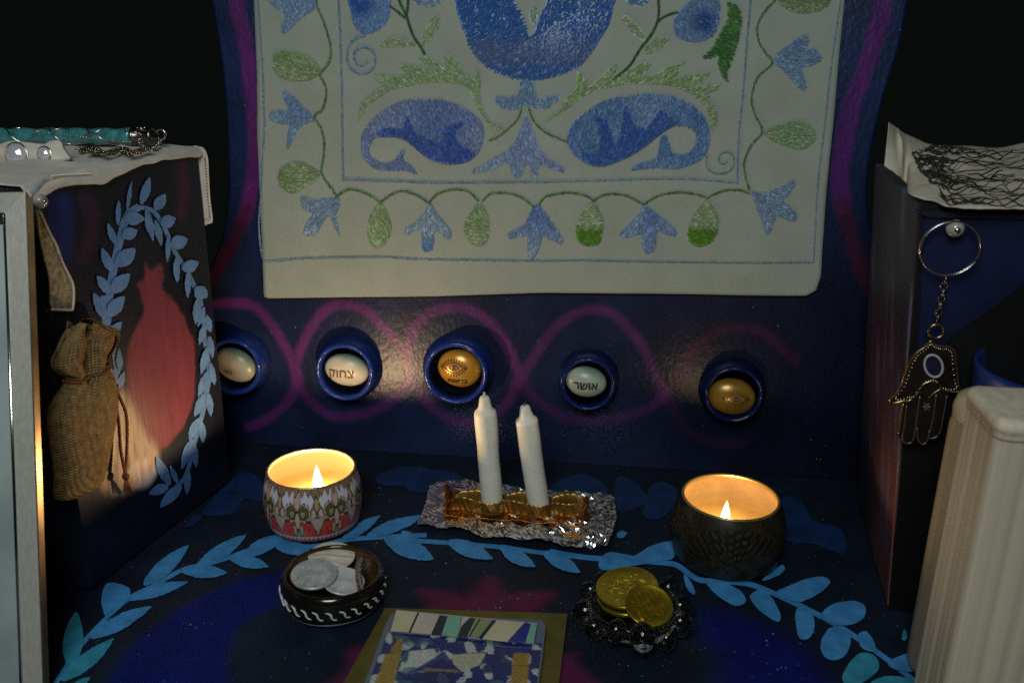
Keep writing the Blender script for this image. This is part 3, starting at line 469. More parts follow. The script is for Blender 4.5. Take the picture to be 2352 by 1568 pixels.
# ================================================================== STONES IN THE SOCKETS
def text2d(s, size):
    cu = bpy.data.curves.new('t', 'FONT'); cu.body = s; cu.size = size; cu.align_x = 'CENTER'; cu.align_y = 'CENTER'; cu.offset = 0
    o = bpy.data.objects.new('t', cu); COL.objects.link(o); dg = bpy.context.evaluated_depsgraph_get(); ev = o.evaluated_get(dg); me = ev.to_mesh()
    V = np.array([v.co[:2] for v in me.vertices]); Fc = [list(p.vertices) for p in me.polygons]; ev.to_mesh_clear(); bpy.data.objects.remove(o); bpy.data.curves.remove(cu); return V, Fc
def ribbon2d(P, w, closed=False):
    P = np.asarray(P, float); T = np.gradient(P, axis=0) if not closed else np.roll(P, -1, 0)-np.roll(P, 1, 0); Nn = np.stack([-T[:, 1], T[:, 0]], 1)/(np.linalg.norm(T, axis=1)[:, None]+1e-12)
    n = len(P); return np.concatenate([P+Nn*w/2, P-Nn*w/2]), [[i, (i+1) % n, n+(i+1) % n, n+i] for i in range(n if closed else n-1)]
mt_wstone = M('white_stone', attr=True, rough=.3, var=(90, .12), bump=(300, .12, .0006), speck=(420, .3, (.18, .15, .1)))
mt_gstone = M('gold_stone', (.55, .27, .035), .28, .35, var=(80, .15), coat=.3)
mt_gstone2 = M('dim_gold_stone', (.30, .17, .025), .3, .35, var=(80, .2), coat=.3)  # rightmost stone's dimness put into a darker gold
mt_ink = M('brown_ink', (.13, .05, .012), .5); mt_dink = M('dark_ink', (.022, .014, .012), .5)
STN = [('white oval stone with a brown worn word, half hidden behind the left armrest', (537, 840), 50, 36, 24, 'w', None), ('white oval stone with a brown four-letter Hebrew word, in the second socket from left', (794, 852), 51, 36, 8, 'w', 'צחוק'),
       ('golden oval stone with a rayed eye above a Hebrew word, in the middle socket', (1054, 848), 51, 43, 14, 'g', 'בריאות'), ('grey-green oval stone with a dark Hebrew word, right of the white candles', (1346, 879), 48, 36, 6, 'w', 'אושר'),
       ('gold oval stone with a rayed eye, in the rightmost socket', (1682, 914), 56, 44, 8, 'g', '')]
for i, (lab, c, a, b, rot, kind, word) in enumerate(STN):
    Cc = WALLP.at([c], .016)[0]; k = np.linalg.norm(WALLP.at([(c[0]+1, c[1])], .016)[0]-Cc); A, B, Dp = a*k, b*k*1.03, .0085
    e = radians(-rot); X = WALLP.ux*cos(e)+WALLP.uy*sin(e); Y = -WALLP.ux*sin(e)+WALLP.uy*cos(e); Cc = Cc-WALLP.n*.004
    def onst(V2, h=.0003):
        V2 = np.stack([V2[:, 0]*cos(e)+V2[:, 1]*sin(e), -V2[:, 0]*sin(e)+V2[:, 1]*cos(e)], 1); q = np.clip(1-(V2[:, 0]/A)**2-(V2[:, 1]/B)**2, .02, 1); return Cc+np.outer(V2[:, 0], X)+np.outer(V2[:, 1], Y)+np.outer(Dp*np.sqrt(q)+h, WALLP.n)
    T = thing('eye_stone' if kind == 'g' else 'word_stone', lab, 'stone', Cc, 'stones set in the backrest sockets')
    V, Fc = ball(Cc, (A, B, Dp), 40, 24, (X, Y, WALLP.n)); V = Cc+(V-Cc)*(1+.012*fbm(V-Cc, 70, i))[:, None]*.985
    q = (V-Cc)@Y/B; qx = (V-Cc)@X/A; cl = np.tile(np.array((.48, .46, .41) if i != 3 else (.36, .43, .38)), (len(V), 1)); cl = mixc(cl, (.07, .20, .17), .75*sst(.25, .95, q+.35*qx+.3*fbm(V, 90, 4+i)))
    if i == 0: cl = cl*.72; cl = mixc(cl, (.14, .09, .03), .8*np.exp(-((qx+.1)/.4)**2-((q+.35)/.3)**2))  # shade on the first stone put into its colour, plus a brown smudge
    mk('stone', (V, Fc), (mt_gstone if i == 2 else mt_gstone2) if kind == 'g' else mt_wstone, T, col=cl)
    s = A/.019
    if kind == 'g':
        cx, cy, z = (-.0038, .0022, 1.0) if i == 2 else (.0024, .0004, .95); rb = []
        th = np.linspace(-1, 1, 17)
        for hw, hh, w_ in ((.0083, .0044, .00075), (.0041, .0024, .00065)):
            up = np.stack([hw*th, hh*(1-th**2)], 1); rb += [ribbon2d(up, w_), ribbon2d(up*np.array([1, -1]), w_)]
        rb.append(ribbon2d(np.stack([.0013*np.cos(th*pi), .0016*np.sin(th*pi)], 1)[:-1], .0005, True))
        for m_ in range(26):
            ang = 2*pi*(m_+.5)/26; ex = .0083*cos(ang)*1.02; ey = .0046*(1-min(1, abs(cos(ang)))**2)*np.sign(sin(ang))
            d = np.array([cos(ang)*.75, sin(ang)]); d /= np.hypot(*d); p0 = np.array([ex, ey])+d*.0008; rb.append(ribbon2d(np.array([p0, p0+d*.0013, p0+d*.0026]), .0007))
        V2, F2 = join(*[(np.concatenate([v, np.zeros((len(v), 1))], 1), f) for v, f in rb]); mk('engraved_eye', (onst(V2[:, :2]*s*z*.98+np.array([cx, cy])*s), F2), mt_dink, T, smooth=False)
        mk('pupil', (onst(np.stack([.0010*np.cos(np.linspace(0, 6, 12)), .0013*np.sin(np.linspace(0, 6, 12))], 1)*s*z+np.array([cx, cy])*s, .0005), [list(range(12))]), M('blue_pupil', (.08, .09, .35), .3), T, smooth=False)
    if word:
        tv, tf = text2d(word[::-1], .0108 if i == 1 else (.0060 if i == 2 else .0098)); off = {1: (-.0030, -.0016), 2: (-.0010, -.0096), 3: (0, -.0016)}[i]
        if i == 2: tv = tv*np.array([1.0, .9])
        sw = (.00022 if i != 2 else .00013); mk('lettering', join(*[(onst(tv+np.array(off)+np.array(o_)*sw, .0006+.00003*k_), tf) for k_, o_ in enumerate(((-1, 0), (1, 0), (0, -1), (0, 1)))]), mt_ink if i == 1 else mt_dink, T, smooth=False)
    if i == 0:
        mk('lettering', join(*[(onst(np.array([[x, y], [x+.0006, y], [x+.0009, y-.0032], [x+.0003, y-.0032]])*1., .0005), [[0, 1, 2, 3]]) for x, y in ((-.007, -.003), (-.0052, -.0034), (-.0032, -.0032), (-.001, -.0038))]), mt_dink, T, smooth=False)

# ================================================================== TIN CANDLES
def flame_mat(n, p):
    m = bpy.data.materials.new(n); m.use_nodes = True; nt = m.node_tree; nt.nodes.clear(); N = nt.nodes.new      # a flame is clear gas that glows
    o, ad, em, tr, at = N('ShaderNodeOutputMaterial'), N('ShaderNodeAddShader'), N('ShaderNodeEmission'), N('ShaderNodeBsdfTransparent'), N('ShaderNodeAttribute')
    at.attribute_name = 'paint'; em.inputs[1].default_value = p; nt.links.new(at.outputs['Color'], em.inputs[0]); nt.links.new(em.outputs[0], ad.inputs[0]); nt.links.new(tr.outputs[0], ad.inputs[1]); nt.links.new(ad.outputs[0], o.inputs[0])
    m.cycles.emission_sampling = 'NONE'; return m
def tin(name, label, c, h, rr, rm, rb, wax_h, mat, colfn, flame_p, fl_px, ftop, fbot, fr, inner, waxm, flz):
    T = thing(name, label, 'candle', (c[0], c[1], .001), 'lit candles in tins')
    c = np.array([c[0], c[1], 0.]); t = np.linspace(0, 1, 42)
    r = np.where(t < .12, rb+(rm*.93-rb)*np.sin(t/.12*pi/2)**.8, 0)
    k = np.clip((t-.12)/.88, 0, 1); r = np.where(t >= .12, rm*(.93+.07*np.sin(np.clip(k/.42, 0, 1)*pi/2))-(rm-rr)*np.clip((k-.42)/.58, 0, 1)**1.9, r)
    prof = [(rb*.9, .0012)]+[(q, .0012+(h-.0012)*s) for q, s in zip(r, t)]
    seg = 560; V, Fc = lathe(prof, seg, c, x=(0, -1, 0)); th = np.tile(np.linspace(-pi, pi, seg, endpoint=False), len(prof)); th = (np.tile(np.arange(seg)/seg*2*pi, len(prof))+pi) % (2*pi)-pi
    hh = np.repeat(np.array([p[1]/h for p in prof]), seg)
    mk('can', (V, Fc), mat, T, col=colfn(th, hh))
    a = np.linspace(0, pi, 6)
    mk('rim', lathe([(rr-.0007+.0011*cos(q), h+.0008*sin(q)) for q in np.linspace(-.6, pi, 8)]+[(rr-.0016, h-.002)], 200, c), inner[1], T)
    mk('inner_wall', lathe([(rr-.0012, h-.0002), (rr+.0004, h-.006), (rm-.0028, h*.62), (rm-.0025, wax_h-.004)], 96, c), inner[0], T)
    q = np.linspace(0, 1, 14); rw = rm-.0026
    wx = mk('wax', lathe([(max(rw*s, .0003), wax_h+.0012*max(0, (s-.86)/.14)**2-.0006*(1-s)) for s in q[::-1]], 80, c), waxm, T)
    fc = ypl(c[1]-.001).at([fl_px])[0]; fc[2] = 0; tt = np.linspace(0, 1, 18); Lf = ftop-fbot
    mk('wick', tube([fc+np.array([0, 0, wax_h-.002]), fc+np.array([.0002, 0, wax_h+.003]), fc+np.array([.0006, 0, max(fbot+.004, wax_h+.005)])], .0006, 7), mt_black, T)
    mk('flame', lathe([(max(fr*(np.sin(pi*min(1, s**.62)))**.9*(1-.25*s), .00005), fbot+Lf*s) for s in tt], 20, fc), flame_mat(name+'_flame', 2.6), T, col=np.repeat(np.array([np.array((.16, .05, .02))*(1-g)+np.array((1.08, .72, .40))*g for g in sst(.02, .34, tt)*(1-.93*sst(.86, 1., tt))]), 20, 0))
    lp = bpy.data.lights.new('flame_light', 'POINT'); lp.energy = flame_p; lp.color = (1., .67, .32); lp.shadow_soft_size = .0042; lo_ = bpy.data.objects.new('flame_light', lp); COL.objects.link(lo_); lo_.parent = T; lo_.location = Vector((fc[0], fc[1], flz))-T.location
    return T
def can_red(th, h):
    h = np.clip((h-.13)/.87, -.1, 1.1)
    n = 8; ph = th*n/(2*pi)+.5; a = (ph-np.floor(ph)-.5)*2; A = np.abs(a); X = np.stack([th, h], 1)
    C = np.tile(np.array((.60, .60, .68)), (len(th), 1))
    ink = np.array((.055, .035, .025))
    def shape(C, d, col, o=.035): return mixc(mixc(C, ink, (d < o).astype(float)), col, (d < 0).astype(float))
    el = lambda x, y, rx, ry: (np.hypot((A-x)/rx, (h-y)/ry)-1)*np.minimum(rx, ry*1.6)
    C = shape(C, h-(.40+.05*np.cos(a*pi*2)+.05*A), (.50, .055, .045))
    C = mixc(C, (.28, .02, .02), ((fbm(X*np.array([1, 1.6]), 26, 4) > .5)&(h < .42)).astype(float)*.8)
    C = mixc(C, (.45, .33, .22), ((np.sin(th*61+5*h)*np.sin(h*75+3*np.sin(th*16)) > .86)&(h < .26)&(h > .1)).astype(float))
    C = shape(C, el(1., .36, .34*np.clip((h-.12)/.3, .15, 1), .26), (.40, .36, .30))
    C = shape(C, np.maximum(A*-1+.80+.10*np.cos(h*16), .50-h), (.26, .18, .09)); C = shape(C, el(1., .72, .10, .12), (.40, .30, .16), .03); C = shape(C, el(.80, .55, .14, .075), (.52, .40, .36))
    pet = np.arctan2(h-.57, (A-.30)*.6); C = shape(C, (np.hypot((A-.30)/.34, (h-.57)/.165)-1-.10*np.cos(pet*9))*.2, (.46, .38, .30), .03)
    C = shape(C, el(.30, .57, .25, .115), (.11, .10, .035)); C = shape(C, el(.28, .56, .12, .055), (.27, .30, .16), .02)
    C = shape(C, el(0, .79, .15, .16), (.55, .36, .31)); C = shape(C, el(0, .42, .12, .15), (.52, .36, .32)); C = shape(C, el(.17, .23, .07, .11), (.34, .38, .26), .02); C = shape(C, el(0, .10, .11, .09), (.20, .27, .16), .02)
    C = shape(C, (.93+.05*np.sin(th*46)-h)*.5, (.30, .17, .11), .012)
    C = mixc(C, (.50, .48, .50), ((h < .085)&(h > .02)).astype(float)*.9); C = mixc(C, ink, ((np.sin(th*70) > .5)&(h < .055)&(h > .03)).astype(float))
    return C
def can_black(th, h):
    th = th*1.0; X, Y = th, (h-.16)*1.35; R_ = np.hypot(X, Y); g = (np.sin(R_*150+2*np.sin(np.arctan2(Y, X)*14)) > .35)&(np.cos(np.arctan2(Y, X)*40+R_*3) > -.3)
    X2, Y2 = (np.abs(th)-1.25), (h-.7)*1.35; R2 = np.hypot(X2, Y2); g2 = (np.sin(R2*160+2*np.sin(np.arctan2(Y2, X2)*12)) > .45)
    C = np.tile(np.array((.010, .009, .007)), (len(th), 1)); m = np.where(R_ < 1.0, g, g2).astype(float)*(.55+.45*np.sin(th*7+h*9)**2)
    return mixc(C, (.10, .075, .028), m*.5)
mt_canr = M('printed_tin', attr=True, rough=.38, coat=.15); mt_canb = M('black_tin', attr=True, rough=.33, spec=.4)
warm = M('lit_tin_wall', (.112, .075, .030), .5); warmrim = M('tin_rim', (.42, .30, .18), .35, .6, var=(600, .5)); wax1 = M('amber_wax', (.137, .086, .027), .45, var=(90, .12))
warm2 = M('bare_tin_wall', (.36, .235, .105), .45, var=(80, .12)); wax2 = M('honey_wax', (.43, .27, .08), .3, var=(90, .12)); rim2 = M('gold_rim', (.45, .32, .12), .3, .7)
tin('tin_candle', 'lit candle in a round white, red and olive patterned tin', (-.214, .6086), .0475, .0327, .0368, .025, .027, mt_canr, can_red, FLAME_L, (729, 1100), .0515, .0285, .0042, (warm, warmrim), wax1, .0452)
tin('tin_candle', 'lit candle in a round black tin with faint gold mandala print', (.094, .602), .0495, .0340, .0408, .028, .026, mt_canb, can_black, FLAME_R, (1667, 1180), .0470, .0275, .0035, (warm2, rim2), wax2, .0440)

# ================================================================== FOIL, HOLDER, WHITE CANDLES
top = np.array(c7([(170, 960), (260, 925), (480, 905), (600, 945), (800, 955), (970, 980), (1230, 1010), (1450, 1040), (1700, 1060)])); bot = np.array(c7([(60, 1285), (230, 1305), (420, 1330), (640, 1400), (830, 1420), (1050, 1430), (1300, 1485), (1500, 1480), (1660, 1460)]))
lt = np.array(c7([(170, 960), (130, 1130), (60, 1285)])); rt_ = np.array(c7([(1700, 1060), (1728, 1250), (1660, 1460)]))
nu, nv = 84, 48; U_ = np.linspace(0, 1, nu); Vv = np.linspace(0, 1, nv)
def curve(P, t): k = np.linspace(0, 1, len(P)); return np.stack([np.interp(t, k, P[:, 0]), np.interp(t, k, P[:, 1])], 1)
G = curve(top, U_)[None]*(1-Vv)[:, None, None]+curve(bot, U_)[None]*Vv[:, None, None]
for side, P in ((0, lt), (1, rt_)):
    d = curve(P, Vv)-G[:, -side]; G += d[:, None]*((1-U_) if side == 0 else U_)[None, :, None]**8
FP = SEATP.at(G.reshape(-1, 2)); X = FP[:, :2]
n1, n2, n3 = fbm(X, 60, 2, 2), fbm(X, 140, 6, 2), fbm(X, 330, 12, 2); ed = np.minimum(np.minimum(*np.meshgrid(np.minimum(U_, 1-U_), Vv)), np.minimum(*np.meshgrid(U_, np.minimum(Vv, 1-Vv)))).ravel()
FP[:, 2] = .0022+.0022*(1-np.abs(n1))+(.0027*(1-2*np.abs(n2))+.0012*(1-2*np.abs(n3)))*(.30+.70*sst(.15, .6, np.tile(U_, nv)+.4*(np.repeat(Vv, nu)-.5)))+.003*np.clip(1-ed/.10, 0, 1)*np.abs(n1)
FP[:, 2] = np.maximum(FP[:, 2], .0016); FP[:, :2] += RNG.normal(0, .0003, (len(FP), 2)); FP[:, 2] += np.abs(RNG.normal(0, .0002, len(FP)))*sst(.1, .6, np.tile(U_, nv))
mt_foil = M('aluminium_foil', (.93, .93, .95), .2, 1.)
tag(mk('foil_sheet', slab(FP.reshape(nv, nu, 3), (0, 0, -.0003)), mt_foil, smooth=False), 'crumpled sheet of silver foil under the brass candle holder', 'foil')
hz0 = .0048; CY = .640
cb1, cb2 = zpl(.010).at([(1130.5, 1155)])[0], zpl(.010).at([(1237.8, 1162)])[0]
hx0, hx1 = zpl(hz0).at([(1016, 1200)])[0], zpl(hz0).at([(1338, 1222)])[0]; hcen = (hx0+hx1)/2
HD = thing('candle_holder', 'folded brass foil holder gripping the two white candles', 'candle holder', (hcen[0], CY, hz0))
Lh = hx1[0]-hx0[0]; s_ = np.linspace(0, 1, 90); xs = hx0[0]+Lh*s_
near = lambda x: np.minimum(np.abs(x-cb1[0]), np.abs(x-cb2[0]))
def strip(sg, ph):
    dn = near(xs); gap = np.where(dn < .0105, np.sqrt(np.clip(.0105**2-dn**2, 0, None)), 0)*.95+.0022+.0042*np.clip((np.minimum(s_, 1-s_)-0)/.06, 0, 1)*(dn > .0105)*0
    gap = np.maximum(gap, .0075+.0015*np.sin((xs-cb1[0])/.0365*2*pi+pi))
    y = CY+.003*(xs-hcen[0])/Lh+sg*gap; hgt = (.0105+.0030*sst(.003, .0165, dn))*(1 if sg < 0 else .75)+.0006*np.sin(s_*21+ph); hgt *= sst(-.02, .10, s_)*sst(-.10, .06, 1-s_)
    rows = []
    for k in np.linspace(0, 1, 9): rows.append(np.stack([xs+.0006*np.sin(k*5+s_*20), y+sg*.0022*k**2*sst(.006, .014, dn)+.0003*np.sin(s_*140+k*7), hz0+.001+hgt*k], 1))
    return slab(np.array(rows), (0, sg*.0004, 0))
mk('front_strip', strip(-1, 0), mt_gold, HD); mk('back_strip', strip(1, 2), mt_gold, HD)
rows = []
for k, (dy, dz) in enumerate([(-.0205, .0030), (-.0195, .0012), (-.018, .0003), (-.010, 0), (0, 0), (.010, 0), (.017, .0004), (.0185, .002)]):
    rows.append(np.stack([xs, CY+dy+.0012*np.sin(s_*17+k)*.5, hz0+.0004+dz+.0007*np.sin(s_*24+1)*(dz > .001)], 1))
mk('tray', slab(np.array(rows), (0, 0, -.0004)), M('copper_foil', (.42, .18, .04), .32, .9, var=(120, .35), bump=(150, .3, .001)), HD)
mt_amb = M('amber_end', (.42, .13, .02), .3, .8, var=(150, .4))
for sgn, xe in ((-1, xs[0]), (1, xs[-1])):
    q = np.array([[xe, CY-.017, hz0+.0012], [xe+sgn*.001, CY-.006, hz0+.009], [xe+sgn*.004, CY+.004, hz0+.016], [xe+sgn*.002, CY+.013, hz0+.011], [xe, CY+.016, hz0+.0012]])
    if sgn > 0: q[:, 2] = hz0+(q[:, 2]-hz0)*.85; q[2, 2] = q[1, 2]+.001
    mk('end_panel', prism(cat(q, False, 4), (sgn*-.0012, 0, 0)), mt_amb, HD)
def taper(label, base, sh, tip, k):
    base = np.array(base); yy = base[1]; S, E_ = ypl(yy).at([sh])[0], ypl(yy).at([tip])[0]; ax = S-base; Ls = np.linalg.norm(ax); ax /= Ls; Lt = np.linalg.norm(E_-S); r = .0086
    T = thing('white_candle', label, 'candle', base, 'unlit white candles in the brass holder')
    prof = [(r*.3, 0), (r*.97, .0002)]+[(r*(.985+.015*sin(t*9+k)), Ls*t) for t in np.linspace(.02, .96, 16)]+[(r*.985, Ls*.985), (r*.90, Ls+.0005), (r*.72, Ls+Lt*.12), (r*.60, Ls+Lt*.3), (r*.52, Ls+Lt*.55), (r*.44, Ls+Lt*.82), (r*.36, Ls+Lt*.93), (r*.18, Ls+Lt*.985), (r*.02, Ls+Lt)]
    V, Fc = lathe(prof, 36, base, ax); V = V+(.00025*fbm(V, 130, k))[:, None]; mk('wax_body', (V, Fc), mt_wax, T)
    w0 = base+ax*(Ls+Lt-.0005); mk('wick', tube([w0, w0+ax*.0020+np.array([.0004, 0, 0]), w0+ax*.0030+np.array([.0018*k, 0, .0003])], [.0011, .0011, .0008], 7), M('wick_%d' % k, (.5, .47, .4) if k == 0 else (.12, .11, .1), .8), T)
taper('straighter of two unlit white candles, left one, below the golden eye stone', cb1, (1114.6, 944), (1114, 908), 0)
taper('unlit white candle leaning left with a bent dark wick, right one of the pair', cb2, (1209, 963), (1206, 930), 1)

# ================================================================== BLACK DISH WITH COINS
DC = np.array([-.1712, .5145, 0.]); DZ = .0035
DT = thing('trinket_dish', 'small round black glazed dish with white scroll band, holding silver coins', 'dish', (*DC[:2], .001))
prof = [(.020, .0012), (.0285, .0012), (.0318, .0032), (.0337, .0075), (.0343, .012), (.0338, .0165), (.0325, .0195), (.0308, .0206), (.0296, .0196), (.0290, .016), (.0280, .009), (.0255, .0055), (.0002, .0045)]; prof = [(r_, z_ if z_ < .006 else z_+DZ*min(1, (z_-.006)/.008)) for r_, z_ in prof]
cc = [(.008, .007, .006)]*8+[(.05, .025, .01), (.085, .042, .014), (.085, .04, .012), (.05, .025, .01), (.03, .015, .008)]
mk('bowl', lathe(prof, 96, DC), M('glazed_dish', attr=True, rough=.14, var=(60, .2), coat=.5), DT, col=np.repeat(np.array(cc), 96, 0))
mt_wpaint = M('white_slip', (.62, .66, .68), .4, var=(200, .2)); mt_bpaint = M('pale_blue_slip', (.34, .48, .58), .4, var=(120, .25))
def onb(th, z): r = np.interp(z, [p[1] for p in prof[:7]], [p[0] for p in prof[:7]])+.0003; return DC+np.stack([r*np.sin(th), -r*np.cos(th), z], -1)
th = np.linspace(-pi, pi, 160); rows = [onb(th, np.full(160, z)+.0004*np.sin(th*5)) for z in (.0024, .0036, .0048)]
mk('painted_band', grid(np.array(rows)), mt_bpaint, DT)
for k in range(26):
    t0_ = (k-13)*2*pi/26+random.uniform(-.02, .02); t = np.linspace(0, 1, 18); z = .0128+.0024*np.cos(t*pi*1.15+.2)+.0013*np.sin(t*2*pi*1.3)*(t > .55)*-1; a = t0_+.20*(t-.5)+.035*np.sin(t*2*pi)
    mk('painted_scroll', tube(onb(a, z), 0.00078*np.sin(pi*np.clip(t, .06, .94))**.4, 6), mt_wpaint, DT)
def coin(name, label, cat_, c, r, th_, nrm, mat, up=None, marks=0, group=None, seed=0, rim=True):
    T = thing(name, label, cat_, c, group); nrm = np.array(nrm, float)/np.linalg.norm(nrm); c = np.array(c)
    pr = [(r*.2, 0), (r*.97, 0), (r, .0003), (r, th_-.0003), (r*.985, th_), (r*.93, th_)]+([(r*.90, th_-.0003)] if rim else [])+[(r*.5, th_-.0003*rim), (.0001, th_-.0003*rim)]
    mk('disc', lathe(pr, 60, c, nrm), mat, T)
    X, Y = frame_of(nrm); rr = random.Random(seed); vf = []
    for k in range(marks):
        row = k % 6; u = rr.uniform(-.62, .62)*r; v = (-.55+.22*row+rr.uniform(-.03, .03))*r
        if u*u+v*v > (.75*r)**2: continue
        a = 1.1+rr.uniform(-.5, .5) if rr.random() < .6 else rr.uniform(-.4, .4); L = r*rr.uniform(.04, .09); d = X*cos(a)+Y*sin(a); q = np.cross(nrm, d)
        p = c+X*(u*cos(.5)-v*sin(.5))+Y*(u*sin(.5)+v*cos(.5))+nrm*(th_-.0002*rim-.00005); w = r*.016; vf.append((np.array([p-d*L-q*w, p+d*L-q*w, p+d*L+q*w, p-d*L+q*w, p-d*L*.8+nrm*.0005, p+d*L*.8+nrm*.0005]), [[0, 1, 5, 4], [1, 2, 5], [2, 3, 4, 5], [3, 0, 4]]))
    if vf: mk('embossing', join(*vf), mat, T, smooth=False)
    return T
mt_coin = M('nickel_coin', (.66, .67, .69), .36, .55, var=(160, .25), bump=(420, .25, .0006)); mt_coin2 = M('pale_coin', (.68, .69, .69), .42, .35, var=(120, .2), bump=(300, .2, .0006))
coin('coin', 'silver coin with milled rim lying on top in the black dish', 'coin', zpl(.0222).at([(721, 1321)])[0], .0150, .0019, (.05, -.10, 1), mt_coin, marks=70, group='coins in the black dish', seed=3)
coin('coin', 'plain pale silver coin lying half under the other in the black dish', 'coin', zpl(.0180).at([(789, 1336)])[0], .0138, .0016, (.16, -.06, 1), mt_coin2, marks=14, group='coins in the black dish', seed=5)
coin('polished_disc', 'pale swirled disc leaning against the far wall inside the black dish', 'disc', zpl(.0190).at([(762, 1280)])[0], .0158, .002, (.05, -.06, 1), M('pearl', (.74, .68, .57), .25, .2, var=(60, .35), bump=(60, .5, .003), stretch=(1, 4, 1)), rim=False, seed=8)
pts = zpl(.0235).at(cat(c6([(838, 945), (818, 1030), (814, 1110), (832, 1200)]), False, 6)); n = len(pts); pts[:, 2] += .0022*np.sin(np.linspace(0, pi, n))-.0008
tag(mk('silver_band', slab(np.stack([pts-np.array([.0020, 0, 0]), pts+np.array([0, 0, .0006]), pts+np.array([.0020, 0, 0])]), (0, 0, -.0012)), M('hammered_silver', (.6, .58, .53), .22, 1., bump=(420, .8, .001))), 'narrow curved hammered silver band standing at the right inside the black dish', 'ring')

# ================================================================== GLASS DISH WITH GOLD COINS
GC = np.array([.0265, .5115, 0.])
mt_glass = M('clear_glass', (.95, .97, .96), .015, trans=1., ior=1.14, coat=.7)
GT = thing('glass_dish', 'clear glass dish edged with glass bubbles, holding gold coins', 'dish', (*GC[:2], .001))
mk('bowl', lathe([(.0005, .0012), (.020, .0012), (.026, .005), (.0295, .013), (.0305, .018), (.0285, .019), (.026, .0135), (.021, .0065), (.0005, .0045)], 64, GC), mt_glass, GT)
for k in range(12):
    a = 2*pi*(k+.3)/12; r = .0080+.0014*math.sin(k*2.3); z = .0135+.004*math.sin(k*1.7)
    p = GC+np.array([.0305*cos(a), .0305*sin(a), z]); V, Fc = ball(p, (r, r*.85, r*1.05), 18, 12, ((cos(a), sin(a), 0), (-sin(a), cos(a), 0), (0, 0, 1))); V = p+(V-p)*(1+.05*fbm(V, 120, k))[:, None]; mk('bubble', (V, Fc), mt_glass, GT)
mt_gcoin = M('gold_foil_coin', (.60, .42, .045), .30, .9, var=(200, .2), bump=(300, .2, .0006))
coin('gold_coin', 'large gold foil coin with embossed lettering on top in the glass dish', 'coin', zpl(.0215).at([(1441, 1354)])[0], .0202, .0030, (-.12, -.10, 1), mt_gcoin, marks=150, group='gold coins in the glass dish', seed=2)
coin('gold_coin', 'gold foil coin tilted towards the front, overlapping the larger one', 'coin', zpl(.0215).at([(1490, 1392)])[0], .0152, .0024, (.10, -.42, 1), mt_gcoin, marks=90, group='gold coins in the glass dish', seed=4)
coin('gold_coin', 'gold foil coin mostly hidden beneath the large embossed one', 'coin', zpl(.0150).at([(1441, 1374)])[0], .0195, .0030, (-.10, -.06, 1), mt_gcoin, group='gold coins in the glass dish', seed=6)

# ================================================================== GOLD CARD WITH FUSED-GLASS TILE
cp = SEATP.at([(885, 1405), (1303, 1418), (1285, 1568), (795, 1568)]); cp[2] += (cp[2]-cp[1])*.35; cp[3] += (cp[3]-cp[0])*.35; cp[:, 2] = .0012
tag(mk('gold_card', prism(cp, (0, 0, .0022)), M('gold_card', (.13, .105, .022), .38, .35, var=(60, .2), bump=(500, .15, .0005)), smooth=False), 'flat olive gold card lying under the glass tile at front edge', 'card')
TL = thing('glass_tile', 'fused glass tile with striped top bar and blue, white and gold scene, on gold card', 'tile', (*zpl(.003).at([(1060, 1490)])[0][:2], .0034))
tp = np.array(e1([(300, 170), (2230, 260), (2190, 620), (2130, 1200), (-90, 1200)])); z0, z1 = .0036, .0072
tpw = zpl(z0).at(e1([(310, 150), (2190, 230), (2240, 300), (2190, 760), (2120, 1250), (-110, 1250), (60, 780), (230, 300)])); mk('glass_back', prism(tpw, (0, 0, z1-z0)), M('tile_glass', (.10, .12, .18), .15, coat=.6), TL, smooth=False)
quad = np.array(e1([(262, 330), (2195, 460), (2100, 1200), (-70, 1200)])); q3 = zpl(z1+.0003).at(quad)
gu, gv = np.meshgrid(np.linspace(0, 1, 170), np.linspace(0, 1, 90)); SP = ((q3[0]*(1-gu.ravel())[:, None]+q3[1]*gu.ravel()[:, None])*(1-gv.ravel())[:, None]+(q3[3]*(1-gu.ravel())[:, None]+q3[2]*gu.ravel()[:, None])*gv.ravel()[:, None])
tpoly = lambda P: zpl(z1+.0003).at(e1(P))[:, :2]
nse = fbm(SP[:, :2], 340, 44, 3)-.26; C = np.tile(np.array((.018, .024, .13)), (len(SP), 1)); C = mixc(C, (.44, .47, .46), sst(.02, .12, nse)*.9); C = mixc(C, (.05, .12, .14), sst(.3, .6, fbm(SP[:, :2], 160, 47, 3))*.7)
for P, cl in (([(540, 560), (900, 520), (940, 640), (700, 760), (480, 760)], (.46, .48, .43)), ([(970, 560), (1120, 805), (580, 805)], (.02, .022, .13)), ([(720, 765), (1140, 795), (1140, 828), (710, 805)], (.20, .16, .05)), ([(1060, 600), (1500, 580), (1400, 740), (1200, 820), (1080, 720)], (.42, .40, .27)), ([(1620, 555), (1820, 690), (1800, 830), (1400, 830)], (.02, .022, .11)), ([(600, 830), (1120, 850), (1100, 1000), (900, 1100), (560, 1000)], (.02, .025, .10)),
              ([(235, 590), (440, 575), (330, 980), (220, 1250), (0, 1250), (90, 960)], (.30, .19, .025)), ([(285, 585), (300, 520), (395, 400), (440, 400), (440, 575)], (.26, .15, .03)), ([(1840, 580), (2040, 590), (2020, 960), (1980, 1250), (1780, 1250), (1800, 960)], (.30, .18, .02)), ([(2060, 600), (2200, 540), (2190, 760), (2040, 800)], (.02, .03, .10)), ([(830, 520), (920, 530), (880, 590)], (.02, .03, .12)), ([(110, 600), (260, 500), (280, 560), (150, 620)], (.03, .03, .13))):
    C = mixc(C, cl, .92*(1-sst(-.0003, .0003, sd_poly(SP[:, :2], tpoly(P))+.0004*fbm(SP[:, :2], 500, 3, 2))))
